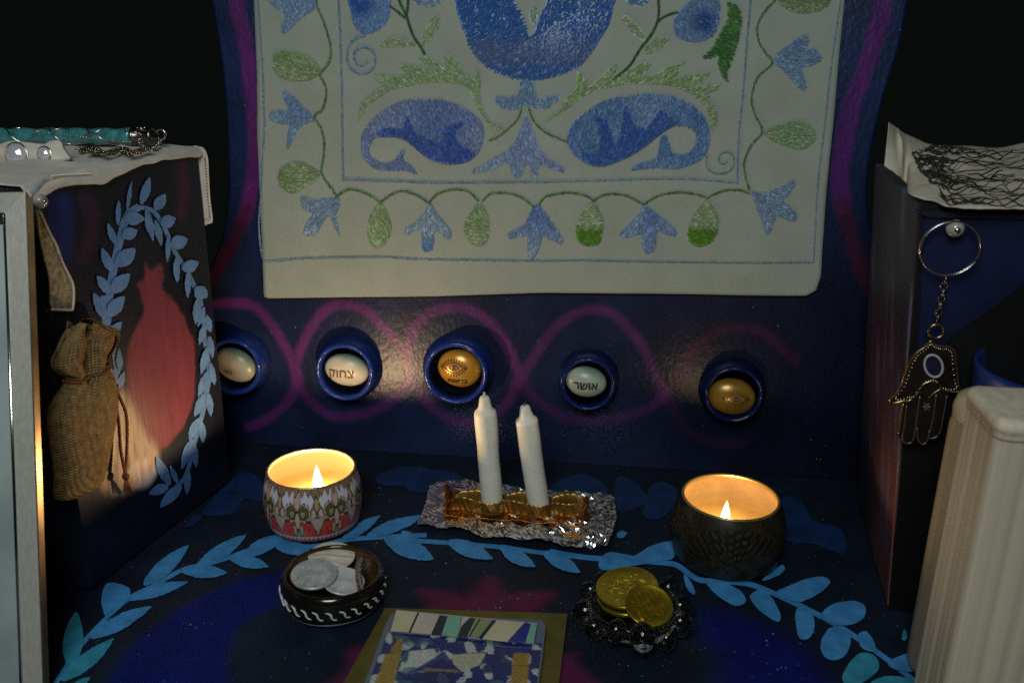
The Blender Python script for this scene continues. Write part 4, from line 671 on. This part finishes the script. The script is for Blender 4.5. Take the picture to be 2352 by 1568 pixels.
for y_ in (738, 960): C = mixc(C, (.05, .03, .01), .8*(1-sst(.0001, .0004, sd_line(SP[:, :2], tpoly([(1820, y_), (2030, y_+8)])))))
mk('scene_panel', grid(SP.reshape(90, 170, 3)), M('printed_glass', attr=True, rough=.22, coat=.3, var=(500, .25)), TL, smooth=True, col=np.clip(C, .002, 1))
bar = e1([(368, 66), (2135, 236), (2095, 480), (300, 318)]); mk('bar', prism(zpl(z1).at(bar), (0, 0, .0016)), M('bar_glass', (.30, .29, .30), .2, coat=.4), TL, smooth=False)
CR, PK, NV, GRN, OL, BLU = [M(n_, c_, .16, var=(v_, .25 if v_ > 500 else .06), coat=.5) for n_, c_, v_ in (('cream_glass', (.52, .47, .30), 90), ('pink_cream_glass', (.50, .43, .37), 90), ('navy_glass', (.008, .009, .025), 90), ('sea_green_glass', (.18, .40, .30), 900), ('olive_glass', (.24, .27, .14), 500), ('cobalt_glass', (.008, .012, .22), 90))]
for m_, P in ((CR, [(375, 70), (632, 94), (527, 327), (305, 312)]), (NV, [(637, 94), (653, 96), (548, 332), (532, 328)]), (PK, [(658, 98), (912, 126), (808, 352), (553, 333)]), (NV, [(917, 128), (1008, 140), (933, 362), (812, 353)]), (GRN, [(1013, 142), (1183, 152), (1137, 386), (938, 364)]), (PK, [(1205, 152), (1293, 157), (1192, 253), (1178, 248)]), (NV, [(1298, 158), (1358, 166), (1252, 392), (1142, 388), (1188, 264)]),
              (OL, [(1362, 167), (1408, 171), (1283, 376), (1256, 390)]), (NV, [(1411, 172), (1424, 173), (1299, 377), (1286, 375)]), (OL, [(1428, 174), (1573, 186), (1408, 398), (1302, 379)]), (NV, [(1577, 187), (1622, 191), (1448, 408), (1412, 400)]), (CR, [(1627, 192), (1976, 216), (1768, 447), (1452, 411)]), (BLU, [(1981, 218), (2052, 234), (1983, 458), (1773, 450)]), (GRN, [(2057, 236), (2132, 238), (2088, 462), (1988, 459)])):
    mk('glass_stripe', prism(zpl(z1+.0018).at(e1(P)), (0, 0, .0011)), m_, TL, smooth=False)

# ================================================================== LEFT ARMREST: CLOTH, PENDANT, BAND, PIN, POUCH
ZT = .2735
mt_hank = M('handkerchief', (.56, .51, .46), .8, var=(45, .12), bump=(130, .4, .0014), sheen=.2)
mt_hem = M('hem_cotton', (.62, .52, .44), .8, var=(120, .12)); mt_hole = M('hem_hole', (.05, .03, .025), .9)
HK = thing('handkerchief', 'white cotton handkerchief with hemstitched edge draped over the left armrest', 'cloth', (-.36, .58, ZT))
ni, nj = 90, 60; si = np.linspace(-.02, 1.03, ni); e0 = LA+np.outer(si, LB-LA)
drop = .004+.003*fbm(np.stack([si*4, si*0], 1), 3, 5, 3); drop += .004*np.exp(-((si-.62)/.16)**2)
rows = []
for j in range(nj):
    if j < 8: q = 1-j/8; P = e0+np.array([.0022*sin(q*pi/2)+.0012, 0, 0])*1.; z = ZT+.0014-drop*q; rows.append(np.stack([P[:, 0], P[:, 1], z], 1))
    else:
        w_ = (j-8)/(nj-9); P = e0+np.array([-.155*w_+.001*(1-w_), 0, 0]); z = ZT+.0016+np.maximum(0, .0026*fbm(P[:, :2]*np.array([1, .7]), 55, 8, 4)+.0008)*min(1, w_*9); z = z+.0018*np.exp(-((P[:, 0]+.330+.25*(P[:, 1]-.56))/.004)**2)
        rows.append(np.stack([P[:, 0], P[:, 1], z], 1))
mk('draped_cloth', slab(np.array(rows), (0, 0, -.0005)), mt_hank, HK)
def sheet(P, plane, off, mat, parent, name, wave=.001, th=.0009):
    Q = cat(P, True, 4); W3 = plane.at(Q, off); W3 = W3+np.outer(wave*fbm(W3, 60, len(Q), 2), plane.n); return mk(name, prism(W3, plane.n*th), mat, parent, smooth=False)
BKP = ypl(.6675); sheet(c1([(1290, 268), (1330, 266), (1362, 278), (1385, 320), (1395, 420), (1403, 600), (1422, 755), (1402, 780), (1352, 787), (1345, 650), (1325, 480), (1305, 350)]), BKP, .0, mt_hank, HK, 'hanging_corner')
hb = np.array(c1([(1352, 280), (1378, 330), (1386, 450), (1394, 600), (1410, 745), (1395, 772), (1350, 776)]))
mk('hem_border', prism(np.concatenate([BKP.at(cat(hb, False, 5), .0011), BKP.at(cat(hb+np.array([4, 3]), False, 5)[::-1], .0011)]), BKP.n*.0004), mt_hem, HK, smooth=False)
for path, pl_, of in ((c1([(1368, 345), (1378, 450), (1386, 600), (1400, 735)]), BKP, .0018), (c1([(345, 1338), (470, 1335)]), LARM, .0062), (c1([(470, 1330), (462, 1210), (425, 1080), (395, 990)]), LARM, .0062)):
    L_ = cat(path, False, 14); mk('hemstitch', join(*[(pl_.at(np.array([p+np.array(o) for o in ((-1.2, -1.1), (1.2, -1.1), (1.2, 1.1), (-1.2, 1.1))]), of), [[0, 1, 2, 3]]) for p in L_[::2]]), mt_hole, HK, smooth=False)
mt_lace = M('net_lace', (.30, .26, .16), .85, var=(300, .5), bump=(500, .6, .001))
sheet(c1([(245, 690), (270, 690), (325, 830), (375, 930), (410, 1030), (445, 1100), (488, 1200), (485, 1345), (470, 1358), (345, 1350), (330, 1150), (290, 1000), (255, 850)]), LARM, .004, mt_lace, HK, 'lace_corner')
mk('lace_edge', tube(LARM.at(cat(c1([(262, 690), (325, 830), (378, 930), (412, 1030), (447, 1100), (490, 1200), (488, 1340), (470, 1360), (345, 1354)]), False, 5), .0052), .0008, 6), mt_hem, HK)
# the folded hem strip across the front of the cloth
q = cat(c1([(165, 556), (210, 520), (290, 475), (380, 455), (520, 447), (620, 442)]), False, 5); q2 = cat(c1([(205, 598), (255, 560), (310, 500), (400, 470), (520, 460), (620, 455)]), False, 5)
A_, B_ = zpl(ZT+.006).at(q), zpl(ZT+.004).at(q2); mk('folded_hem', slab(np.array([A_, (A_+B_)/2+np.array([0, 0, .0008]), B_]), (0, 0, -.0007)), M('hem_blue_white', (.55, .58, .58), .8, var=(100, .1)), HK)
mt_pearl = M('pearl_head', (.50, .50, .46), .12, coat=.6, trans=.35)
def pin(label, px, plane, off, r):
    c = plane.at([px], off)[0]; T = thing('push_pin', label, 'pin', c); V, Fc = ball(c, (r, r, r), 20, 12); mk('head', (V, Fc), mt_pearl, T); mk('shaft', tube([c, c-plane.n*(off+.002)], r*.28, 8), mt_steel, T); mk('tip_bead', ball(c+plane.n*r*.93, (r*.35, r*.35, r*.2), 12, 8, (plane.ux, plane.uy, plane.n)), mt_steel, T)
pin('clear round pin head holding the handkerchief beside the silver frame', c1([(268, 632)])[0], LARM, .007, .0043)
# enamel pendant case with chain
mt_turq = M('turquoise_enamel', (.055, .22, .24), .2, var=(160, .45), coat=.5)
PY = .648; a0, a1 = ypl(PY).at([(-70, 336)])[0], ypl(PY).at([(304, 313)])[0]; ax = (a1-a0)/np.linalg.norm(a1-a0)
a0[2] = max(a0[2], ZT+.0075); a1[2] = max(a1[2], ZT+.0075); ax = (a1-a0)/np.linalg.norm(a1-a0); Lc = np.linalg.norm(a1-a0); X_, Y_ = frame_of(ax)
PD = thing('pendant_case', 'slim turquoise enamel pendant case with silver vines, lying on the handkerchief', 'pendant', ((a0+a1)/2)*np.array([1, 1, 0])+np.array([0, 0, ZT+.002]))
tt = np.linspace(0, 1, 60); mk('case_body', tube(a0+np.outer(tt*Lc, ax), .0056+.0005*np.sin(tt*40), 22), mt_turq, PD)
for ph, fq in ((0, 26), (2.1, 22), (4.2, 30)):
    ang = ph+1.1*np.sin(tt*fq)+tt*2; ctr = a0+np.outer(tt*Lc, ax); mk('silver_vine', tube(ctr+.0058*(np.outer(np.cos(ang), X_)+np.outer(np.sin(ang), Y_)), .00055, 6), mt_steel, PD)
mk('beading', join(*[ball(a0+ax*Lc*t+.0059*(X_*cos(1.3+2.5*t)+Y_*sin(1.3+2.5*t)), (.0006,)*3, 8, 6) for t in np.linspace(.45, 1, 30)]), mt_steel, PD)
cap = mk('end_cap', lathe([(.0050, 0), (.0064, .0004), (.0064, .002), (.0056, .0026), (.0057, .013), (.0065, .0136), (.0065, .0156), (.0054, .0162), (.0036, .0185), (.0006, .0205)], 26, a1, ax), M('dark_silver', (.20, .185, .15), .3, 1., var=(300, .4)), PD)
for k in range(7):
    for s1 in (1, -1):
        t = np.linspace(0, 1, 20); an = 2*pi*k/7+s1*.42*(1-t)*np.sin(t*7); zz_ = .0075+s1*.0028*(1-t)*np.cos(t*7); mk('filigree', tube(a1+np.outer(zz_, ax)+.0061*(np.outer(np.cos(an), X_)+np.outer(np.sin(an), Y_)), .0004, 5), mt_steel, cap)
def links(path, ll, wr, mat, name, parent, k0=0):
    P = np.asarray(path); s = np.concatenate([[0], np.cumsum(np.linalg.norm(np.diff(P, axis=0), axis=1))]); ks = np.arange(ll*.4, s[-1], ll*.72); vf = []
    for i, k in enumerate(ks):
        c = np.array([np.interp(k, s, P[:, m]) for m in range(3)]); c2_ = np.array([np.interp(k+1e-4, s, P[:, m]) for m in range(3)]); t = c2_-c
        if np.linalg.norm(t) < 1e-9: continue
        t /= np.linalg.norm(t); x, y = frame_of(t); r_ = (i+k0) % 2*1.4+.5+random.uniform(-.3, .3); v = x*cos(r_)+y*sin(r_); a = np.linspace(0, 2*pi, 12, endpoint=False)
        vf.append(tube(c+np.outer(np.cos(a)*ll/2, t)+np.outer(np.sin(a)*ll*.32, v), wr, 5, True))
    return mk(name, join(*vf), mat, parent)
ring_c = a1+ax*.0215+np.array([0, 0, .0012]); a = np.linspace(0, 2*pi, 22, endpoint=False)
mk('loop', tube(ring_c+np.outer(np.cos(a)*.0036, ax)+np.outer(np.sin(a)*.0036, np.array([0, 0, 1.])), .0008, 7, True), mt_steel, PD)
ez = ring_c+np.array([.001, -.004, -.004]); mt_ch = M('chain_metal', (.42, .35, .20), .25, 1., var=(400, .4))
ch = [np.concatenate([[ring_c, ez]]), None]
for lane, (yo, zo) in enumerate(((0, 0), (.004, .001), (-.004, 0), (.001, .0028), (-.002, .003))):
    pp = zpl(ZT+.004+zo).at(c1([(515+20*lane, 300), (600, 285), (700, 318), (800, 290), (880, 312), (960, 288), (1030-10*lane, 290)])); pp = cat(pp, False, 5); pp[:, 1] += yo+.0008*np.sin(np.arange(len(pp))*1.3+lane); pp[:, 2] = ZT+.0045+zo+.0006*np.sin(np.arange(len(pp))*1.9+lane)
    links(pp, .0036, .00042, mt_ch if lane else mt_steel, 'chain', PD, lane)
    if lane == 0: links(cat(np.array([ring_c-np.array([0, 0, .003]), ez, pp[-1]]), False, 6), .0042, .0005, mt_steel, 'chain', PD)
# white band with cut stones
BD = thing('rhinestone_band', 'white scalloped fabric band set with two round clear rhinestones, beside turquoise pendant', 'band', (-.39, .58, ZT+.002))
BP_ = Plane((0, .580, ZT+.002), (0, -1, .22)); out = c1([(-200, 400), (-200, 250), (-60, 240), (0, 258), (60, 240), (110, 232), (180, 240), (250, 248), (310, 258), (350, 235), (400, 228), (425, 245), (435, 280), (470, 330), (480, 352), (420, 368), (300, 382), (150, 388), (0, 395)])
mk('fabric', prism(BP_.at(cat(out, True, 4)), BP_.n*.0035), M('satin', (.60, .55, .47), .6, var=(60, .08), sheen=.2, bump=(90, .3, .002)), BD)
mt_rh = M('rhinestone', (.75, .74, .80), .05, .45)
for px, r in (((110, 320), .0076), ((297, 316), .0046)):
    c = BP_.at(c1([px]), .0035)[0]; Vs, Fs = ball(c, (r, r, r*.62), 10, 8, (BP_.ux, BP_.uy, BP_.n)); mk('rhinestone', (Vs, Fs), mt_rh, BD, smooth=False); aa = np.linspace(0, 2*pi, 30, endpoint=False); mk('setting', tube(c+np.outer(np.cos(aa)*r, BP_.ux)+np.outer(np.sin(aa)*r, BP_.uy), .0007, 6, True), mt_steel, BD)
# burlap pouch
rowsP = [(1268, 470, 697), (1245, 395, 702), (1190, 378, 712), (1100, 382, 728), (1000, 378, 752), (880, 356, 776), (760, 340, 780), (660, 345, 768), (580, 385, 740), (520, 448, 702), (475, 460, 694), (430, 410, 728), (370, 372, 768), (320, 368, 778), (285, 385, 768), (240, 415, 690), (190, 455, 620), (162, 485, 560)]
PC = LARM.at(c2([(540, 1250)]), .01)[0]; PO = thing('burlap_pouch', 'small brown burlap drawstring pouch hanging on the left armrest', 'pouch', PC)
rr_ = cat(np.array(rowsP, float), False, 4); nr = len(rr_); seg = 64; VP = []
for i, (y, xl, xr) in enumerate(rr_):
    f_ = i/(nr-1); c = LARM.at(c2([((xl+xr)/2, y)]), .011)[0]; hw = np.linalg.norm(LARM.at(c2([(xr, y)]), .011)[0]-LARM.at(c2([(xl, y)]), .011)[0])/2
    dp = .0085*np.sin(pi*min(1, .10+f_*1.15))**.6+.0012 if f_ < .62 else .0075
    for j in range(seg):
        a = 2*pi*j/seg; fold = .0024*sin(a*5+f_*3)*sst(.35, .62, f_)+.0012*sin(a*9+1.7)*sst(.5, .75, f_); VP.append(c+LARM.ux*(cos(a)*(hw+fold*.5))+LARM.n*(sin(a)*dp+fold*(1 if sin(a) > -.2 else 0))+np.array([0, 0, .002*sin(a*3+1)*sst(.8, 1., f_)]))
VP = np.array(VP); VP = VP+(.0007*fbm(VP, 120, 3))[:, None]*LARM.n; Fp = [[i*seg+j, i*seg+(j+1) % seg, (i+1)*seg+(j+1) % seg, (i+1)*seg+j] for i in range(nr-1) for j in range(seg)]+[list(range(seg))[::-1]]
mt_burl = M('burlap', (.27, .17, .065), .85, var=(220, .35), weave=(185, .9, 'XZ', .45))
mk('bag', (VP, Fp), mt_burl, PO)
mk('mouth', (np.array([VP[(nr-1)*seg+j]*.96+VP[(nr-1)*seg:].mean(0)*.04-np.array([0, 0, .002]) for j in range(seg)]), [list(range(seg))]), M('mouth_shade', (.10, .06, .02), .9), PO)  # dark sheet across the mouth, its inner shade painted on
mt_cord = M('brown_cord', (.13, .04, .012), .8, bump=(900, .8, .001))
for P in ([(690, 500), (740, 540), (790, 640), (840, 760), (850, 900), (845, 1050), (838, 1165)], [(700, 520), (745, 580), (775, 700), (795, 850), (805, 1000), (825, 1110), (838, 1170)]): mk('cord', tube(LARM.at(cat(c2(P), False, 5), .007), .0011, 7), mt_cord, PO)
nk = VP[38*seg:39*seg]; nk = nk.mean(0)+(nk-nk.mean(0))*1.06; mk('cord', tube(nk, .0011, 7, True), mt_cord, PO)
kc = LARM.at(c2([(840, 1185)]), .007)[0]; mk('knot', ball(kc, (.0026, .0022, .003), 12, 8), mt_cord, PO)
mk('frayed_end', join(*[tube([kc, LARM.at(c2([(842+dx*.5, 1235)]), .006)[0], LARM.at(c2([(850+dx, 1290)]), .005)[0]], .0005, 5) for dx in (-22, -8, 6, 20, 32)]), mt_cord, PO)

# ================================================================== SILVER FRAME, FAR LEFT
FT = radians(17); FPn = Plane((0, .40, 0), (0, -cos(FT), sin(FT))); TRc = FPn.at([(58, 441)])[0]; BRc = FPn.at([(97, 1568)])[0]; dn = (BRc-TRc)/np.linalg.norm(BRc-TRc); BRc = TRc+dn*.300; lf = -np.cross(dn, FPn.n); lf = lf if lf[0] < 0 else -lf
FR = thing('picture_frame', 'brushed silver picture frame leaning against the left armrest, cut off by photo edge', 'picture frame', BRc)
mt_fr = M('brushed_silver', (.52, .51, .46), .5, .45, var=(90, .12), stretch=(8, 8, .4), bump=(300, .1, .0004)); mt_fin = M('frame_inner', (.16, .165, .15), .35, .8); mt_fs = M('frame_side', (.26, .20, .15), .4, .6)
w1, w2 = .0115, .0165; Wf = .17; Hf = .300
def rail(A, along, inward, L, m0, m1, mat, lo_, hi_, z0_, z1_, name):
    P = [A+along*(lo_*m0)+inward*lo_+FPn.n*z0_, A+along*(L-lo_*m1)+inward*lo_+FPn.n*z0_, A+along*(L-hi_*m1)+inward*hi_+FPn.n*z1_, A+along*(hi_*m0)+inward*hi_+FPn.n*z1_]
    return mk(name, prism(np.array(P), FPn.n*-.0055), mat, FR, smooth=False)
rail(TRc, dn, lf, Hf, 1, 1, mt_fr, 0, w1, 0, .001, 'side_rail'); rail(TRc, lf, dn, Wf, 1, 1, mt_fr, 0, w1, 0, .001, 'top_rail')
rail(TRc, dn, lf, Hf, 1, 1, mt_fin, w1+.0012, w2, 0, -.004, 'inner_lip'); rail(TRc, lf, dn, Wf, 1, 1, mt_fin, w1+.0012, w2, 0, -.004, 'inner_lip')
BLc = TRc+lf*Wf; rail(BLc, dn, -lf, Hf, 1, 1, mt_fr, 0, w1, 0, .001, 'side_rail'); rail(BRc, lf, -dn, Wf, 1, 1, mt_fr, 0, w1, 0, .001, 'bottom_rail')
mt_chr = M('bright_bead', (.85, .86, .85), .16, 1.)
cA = TRc+dn*(w1+.0005)+lf*(w1+.0005)+FPn.n*.0008; mk('bright_bead', tube([cA, cA+dn*(Hf-2*w1)], .0011, 8), mt_chr, FR); mk('bright_bead', tube([cA, cA+lf*(Wf-2*w1)], .0011, 8), mt_chr, FR)
pn = [TRc+dn*w2+lf*w2, TRc+dn*(Hf-w2)+lf*w2, TRc+dn*(Hf-w2)+lf*(Wf-w2), TRc+dn*w2+lf*(Wf-w2)]; mk('pane', prism(np.array(pn)-FPn.n*.006, FPn.n*-.002), M('pane_reflection', (.32, .38, .38), .12, var=(14, .3)), FR, smooth=False)  # reflection of the bright room painted as the pane's pale colour
sd = [TRc-lf*.0004, BRc-lf*.0004, BRc-lf*.0004-FPn.n*.0052, TRc-lf*.0004-FPn.n*.0052]; mk('outer_side', prism(np.array(sd), -lf*.0006), M('amber_side', (.45, .30, .17), .35, .85, var=(60, .3)), FR, smooth=False)  # amber candle reflection put into the side's colour

# ================================================================== RIGHT ARMREST: CLOTH WITH BLACK LACE, PIN, KEY RING
RH = thing('spotted_cloth', 'crumpled cream cloth with black lace lying on the right armrest', 'cloth', (.21, .60, .2745))
bpx = zpl(.2750).at(d2([(295, 385), (360, 430), (432, 490), (455, 562), (600, 600), (720, 635), (1000, 652), (1200, 650)]))
tpx = np.array([ypl(y).at(d2([p]))[0] for y, p in ((.60, (322, 122)), (.61, (365, 150)), (.625, (425, 192)), (.645, (545, 246)), (.665, (660, 260)), (.68, (800, 266)), (.69, (1010, 272)), (.69, (1200, 235)))])
bpx[:2] = ypl(.598).at(d2([(295, 385), (375, 440)]));
B2, T2 = cat(bpx, False, 10), cat(tpx, False, 10); nj = 34; q = np.linspace(0, 1, nj); CLP = B2[None]*(1-q)[:, None, None]+T2[None]*q[:, None, None]
cen = np.sin(pi*q)[:, None]; wr = fbm(CLP.reshape(-1, 3), 70, 15, 4).reshape(CLP.shape[:2]); CLP[..., 2] += .0022*wr*cen+.0015*fbm(CLP.reshape(-1, 3), 240, 19, 2).reshape(CLP.shape[:2])*.5
ridge = np.exp(-((np.arange(CLP.shape[1])-14)/2.2)**2)[None]*cen; CLP[..., 2] += .004*ridge; CLP[..., 1] -= .003*ridge
mk('cloth_sheet', slab(CLP, (0, .0003, -.0007)), M('muslin', (.50, .45, .37), .85, var=(60, .14), bump=(200, .3, .001), speck=(110, .35, (.05, .03, .02))), RH)
vf = []; nC = CLP.shape[1]
for k in range(130):
    y_ = random.uniform(.06, .95); x0 = 24+abs(y_-.66)*34+random.choice((0, random.uniform(0, 26))); Ln = random.uniform(8, 22); m_ = 12; P = []; b_ = random.choice((-.07, .07))
    for t in np.linspace(0, 1, m_):
        jj = np.clip((y_+b_*math.sin(t*pi)+.03*math.sin(t*11+k*2))*(nj-1), 0, nj-2); ii = np.clip(x0+Ln*t, 0, nC-2); i0, j0 = int(ii), int(jj); fi, fj = ii-i0, jj-j0
        P.append((CLP[j0, i0]*(1-fi)+CLP[j0, i0+1]*fi)*(1-fj)+(CLP[j0+1, i0]*(1-fi)+CLP[j0+1, i0+1]*fi)*fj+np.array([0, -.0002, .0004]))
    vf.append(tube(P, random.choice((.00016, .00022, .00034, .00045)), 5))
mk('black_lace', join(*vf), M('black_thread', (.022, .018, .014), .8), RH, kind='stuff')
KP = RFRONT; off = .012
pin('clear round pin head holding the key ring on the right armrest', d2([(728, 772)])[0], KP, .010, .0050)
KR = thing('hamsa_key_ring', 'steel key ring with chain and dark gold-edged hand pendant hanging on the right armrest', 'key ring', KP.at([(2120, 1000)], off)[0])
kc = KP.at(d2([(697, 895)]), off)[0]; R1 = np.linalg.norm(KP.at(d2([(882, 895)]), off)[0]-kc); a = np.linspace(0, 2*pi, 72, endpoint=False)
for dz in (-.0006, .0006): mk('split_ring', tube(kc+np.outer(np.cos(a)*R1, KP.ux)+np.outer(np.sin(a)*R1*.96, KP.uy)+KP.n*dz, .00062, 7, True), mt_steel, KR)
links(cat(KP.at(d2([(672, 1066), (662, 1130), (645, 1210), (628, 1290), (615, 1350)]), off), False, 6), .0054, .00055, M('chain_steel', (.45, .40, .32), .25, 1.), 'chain', KR)
def kring(px, r, wr, mat, name, f=e2, par=None): c = KP.at(f([px]), off)[0]; return mk(name, tube(c+np.outer(np.cos(a)*r, KP.ux)+np.outer(np.sin(a)*r, KP.uy), wr, 6, True), mat, par or KR)
kring((620, 258), .0042, .00065, mt_dgold, 'jump_ring'); kp = .2124
HS = mk('hand_plate', prism(KP.at(cat(e2([(560, 360), (500, 425), (400, 500), (335, 600), (280, 740), (230, 880), (125, 990), (130, 1030), (260, 1008), (265, 1040), (235, 1230), (210, 1380), (262, 1450), (320, 1472), (372, 1435), (392, 1300), (420, 1420), (470, 1480), (520, 1440), (545, 1330), (560, 1400), (610, 1410), (660, 1345), (700, 1150), (735, 940), (800, 915), (880, 900), (862, 800), (838, 600), (822, 470), (765, 428), (680, 415), (600, 400)]), True, 3), off-.001), KP.n*.0024), M('dark_enamel', (.02, .014, .012), .3, .4, var=(200, .4)), KR, smooth=False)
def wire(P, r, mat, name, closed=False, beads=0):
    Q = KP.at(cat(e2(P), closed, 6), off+.0020)
    if beads: mk(name, join(*[ball(p, (r, r, r), 7, 5) for p in Q[::beads]]), mat, HS)
    else: mk(name, tube(Q, r, 6, closed), mat, HS)
upper = [(560, 365), (500, 425), (400, 500), (335, 600), (280, 740), (230, 880), (125, 1000), (150, 1035), (265, 1010), (340, 1000), (400, 930), (470, 840), (560, 800), (640, 820), (690, 885), (780, 912), (878, 900), (860, 800), (835, 600), (820, 470), (760, 428), (680, 418), (610, 400)]
wire(upper, .0008, mt_dgold, 'gold_edge', True); wire([(0.5*(x-570)*1.72+570, .5*(y-700)*1.78+700) for x, y in upper], .00065, M('bead_silver', (.5, .47, .40), .25, 1.), 'bead_row', True, 2)
wire([(300, 1030), (400, 950), (480, 850)], .0007, mt_dgold, 'gold_edge'); wire([(530, 985), (590, 930), (660, 885)], .0007, mt_dgold, 'gold_edge')
wire([(262, 1040), (240, 1200), (215, 1370)], .0009, M('copper_edge', (.6, .33, .14), .25, 1.), 'copper_edge')
mt_gl = M('dull_silver', (.22, .21, .2), .4, .8)
for P in ([(300, 1060), (270, 1300), (255, 1430), (310, 1470), (370, 1430), (400, 1250), (442, 960)], [(620, 940), (585, 1200), (540, 1395), (600, 1408), (660, 1345), (700, 1150), (735, 960)], [(410, 1300), (420, 1420), (470, 1478), (525, 1440), (545, 1330)]): wire(P, .00045, mt_gl, 'finger_outline')
tE = np.linspace(0, 2*pi, 20, endpoint=False); er = radians(20); wire([(590+95*cos(t)*cos(er)+122*sin(t)*sin(er), 634-95*cos(t)*sin(er)*-1*-1+122*sin(t)*cos(er)) for t in tE], .0008, M('white_enamel', (.38, .38, .42), .35), 'eye_ring', True)
mk('eye', (KP.at(np.array(e2([(590+88*cos(t), 634+110*sin(t)) for t in tE])), off+.0018), [list(range(20))]), M('eye_blue', (.012, .012, .035), .15), HS, smooth=False)
for k in range(6): wire([(515, 1075), (515+42*cos(k*pi/3), 1075+42*sin(k*pi/3))], .0007, mt_gl, 'flower_petal')

# ================================================================== CREAM BOXES AND BLUE CUP, FAR RIGHT
mt_cream = M('cream_plastic', (.52, .46, .36), .6, var=(45, .15), stretch=(5, 5, .06), bump=(60, .2, .001), spec=.3)
def ribbed(name, label, x0, y0, wx, wy, z1_, rc, ribs, lipz, mat):
    T = thing(name, label, 'box', (x0+wx/2, y0+wy/2, .001)); out = []
    for cx, cy, s0 in ((x0+rc, y0+rc, pi), (x0+wx-rc, y0+rc, 1.5*pi), (x0+wx-rc, y0+wy-rc, 0), (x0+rc, y0+wy-rc, .5*pi)):
        for t in np.linspace(0, pi/2, 26): out.append((cx+rc*cos(s0+t), cy+rc*sin(s0+t), s0+t))
    full = []
    for i in range(len(out)):
        A, B = np.array(out[i]), np.array(out[(i+1) % len(out)]); dd_ = np.hypot(*(B-A)[:2]); k = max(1, int(dd_/.0012))
        if abs(B[2]-A[2]) > 3: B[2] = A[2]
        for t in np.arange(k)/k: full.append(A*(1-t)+B*t)
    full = np.array(full); nrm_ = np.stack([np.cos(full[:, 2]), np.sin(full[:, 2])], 1); s = np.concatenate([[0], np.cumsum(np.hypot(*np.diff(full[:, :2], axis=0).T))]); n = len(full)
    left = np.exp(-((full[:, 0]-x0)/(.045))**2); rib = left*.2*(.0007*np.sin(s*2*pi/.0062)+.0006*np.sin(s*2*pi/.0105+1)+.0004*np.sin(s*2*pi/.0031))*ribs
    zs = [(.001, 0, 1), (.02, 0, 1), (z1_*.5, 0, 1), (z1_-lipz-.002, 0, 1), (z1_-lipz, .0006, .4), (z1_-lipz+.001, .0012, 0), (z1_-.004, .0012, 0)]+[(z1_-.004+.004*sin(t), .0012-.004*(1-cos(t)), 0) for t in np.linspace(.2, pi/2, 6)]
    V = np.concatenate([np.concatenate([full[:, :2]+nrm_*(o+rib*rf)[:, None], np.full((n, 1), z)], 1) for z, o, rf in zs]); Fc = [[i*n+j, i*n+(j+1) % n, (i+1)*n+(j+1) % n, (i+1)*n+j] for i in range(len(zs)-1) for j in range(n)]+[list(range(n))[::-1], [(len(zs)-1)*n+j for j in range(n)]]
    mk('ribbed_body', (V, Fc), mat, T); mk('seam', (np.concatenate([np.concatenate([full[:, :2]+nrm_*.0010, np.full((n, 1), z1_-lipz-.0032)], 1), np.concatenate([full[:, :2]+nrm_*.0010, np.full((n, 1), z1_-lipz-.0026)], 1)]), [[j, (j+1) % n, n+(j+1) % n, n+j] for j in range(n)]), M('seam', (.26, .21, .15), .5), T)
    return T
ribbed('cream_box', 'tall cream plastic box with rounded corners and vertical ribs at the right edge', .1765, .400, .13, .044, .2045, .006, 1., .006, mt_cream)
T = thing('cream_bottle', 'narrow cream plastic bottle half hidden between the hand pendant and the cream box', 'bottle', (.178, .505, .001))
bc = np.array([.2150, .492, 0]); mk('bottle_body', lathe([(.004, .001), (.022, .001), (.0235, .006), (.0235, .160), (.0228, .163), (.0228, .1655)], 40, bc), M('cream_bottle_plastic', (.34, .28, .18), .6, var=(45, .25), stretch=(5, 5, .06), spec=.3), T)
mk('cap', lathe([(.0229, .1658), (.0232, .171), (.0218, .1765), (.018, .179), (.0003, .1795)], 30, bc), M('bottle_cap', (.46, .38, .25), .4), T)
T = thing('blue_cup', 'dark blue plastic cup rim showing above the cream box', 'cup', (.255, .505, .001))
mk('cup_body', lathe([(.0003, .0015), (.034, .0015), (.037, .01), (.0445, .180), (.0455, .187), (.0445, .189), (.043, .186), (.035, .012), (.0003, .006)], 64, (.2545, .515, 0)), M('blue_plastic', (.010, .025, .16), .35), T)
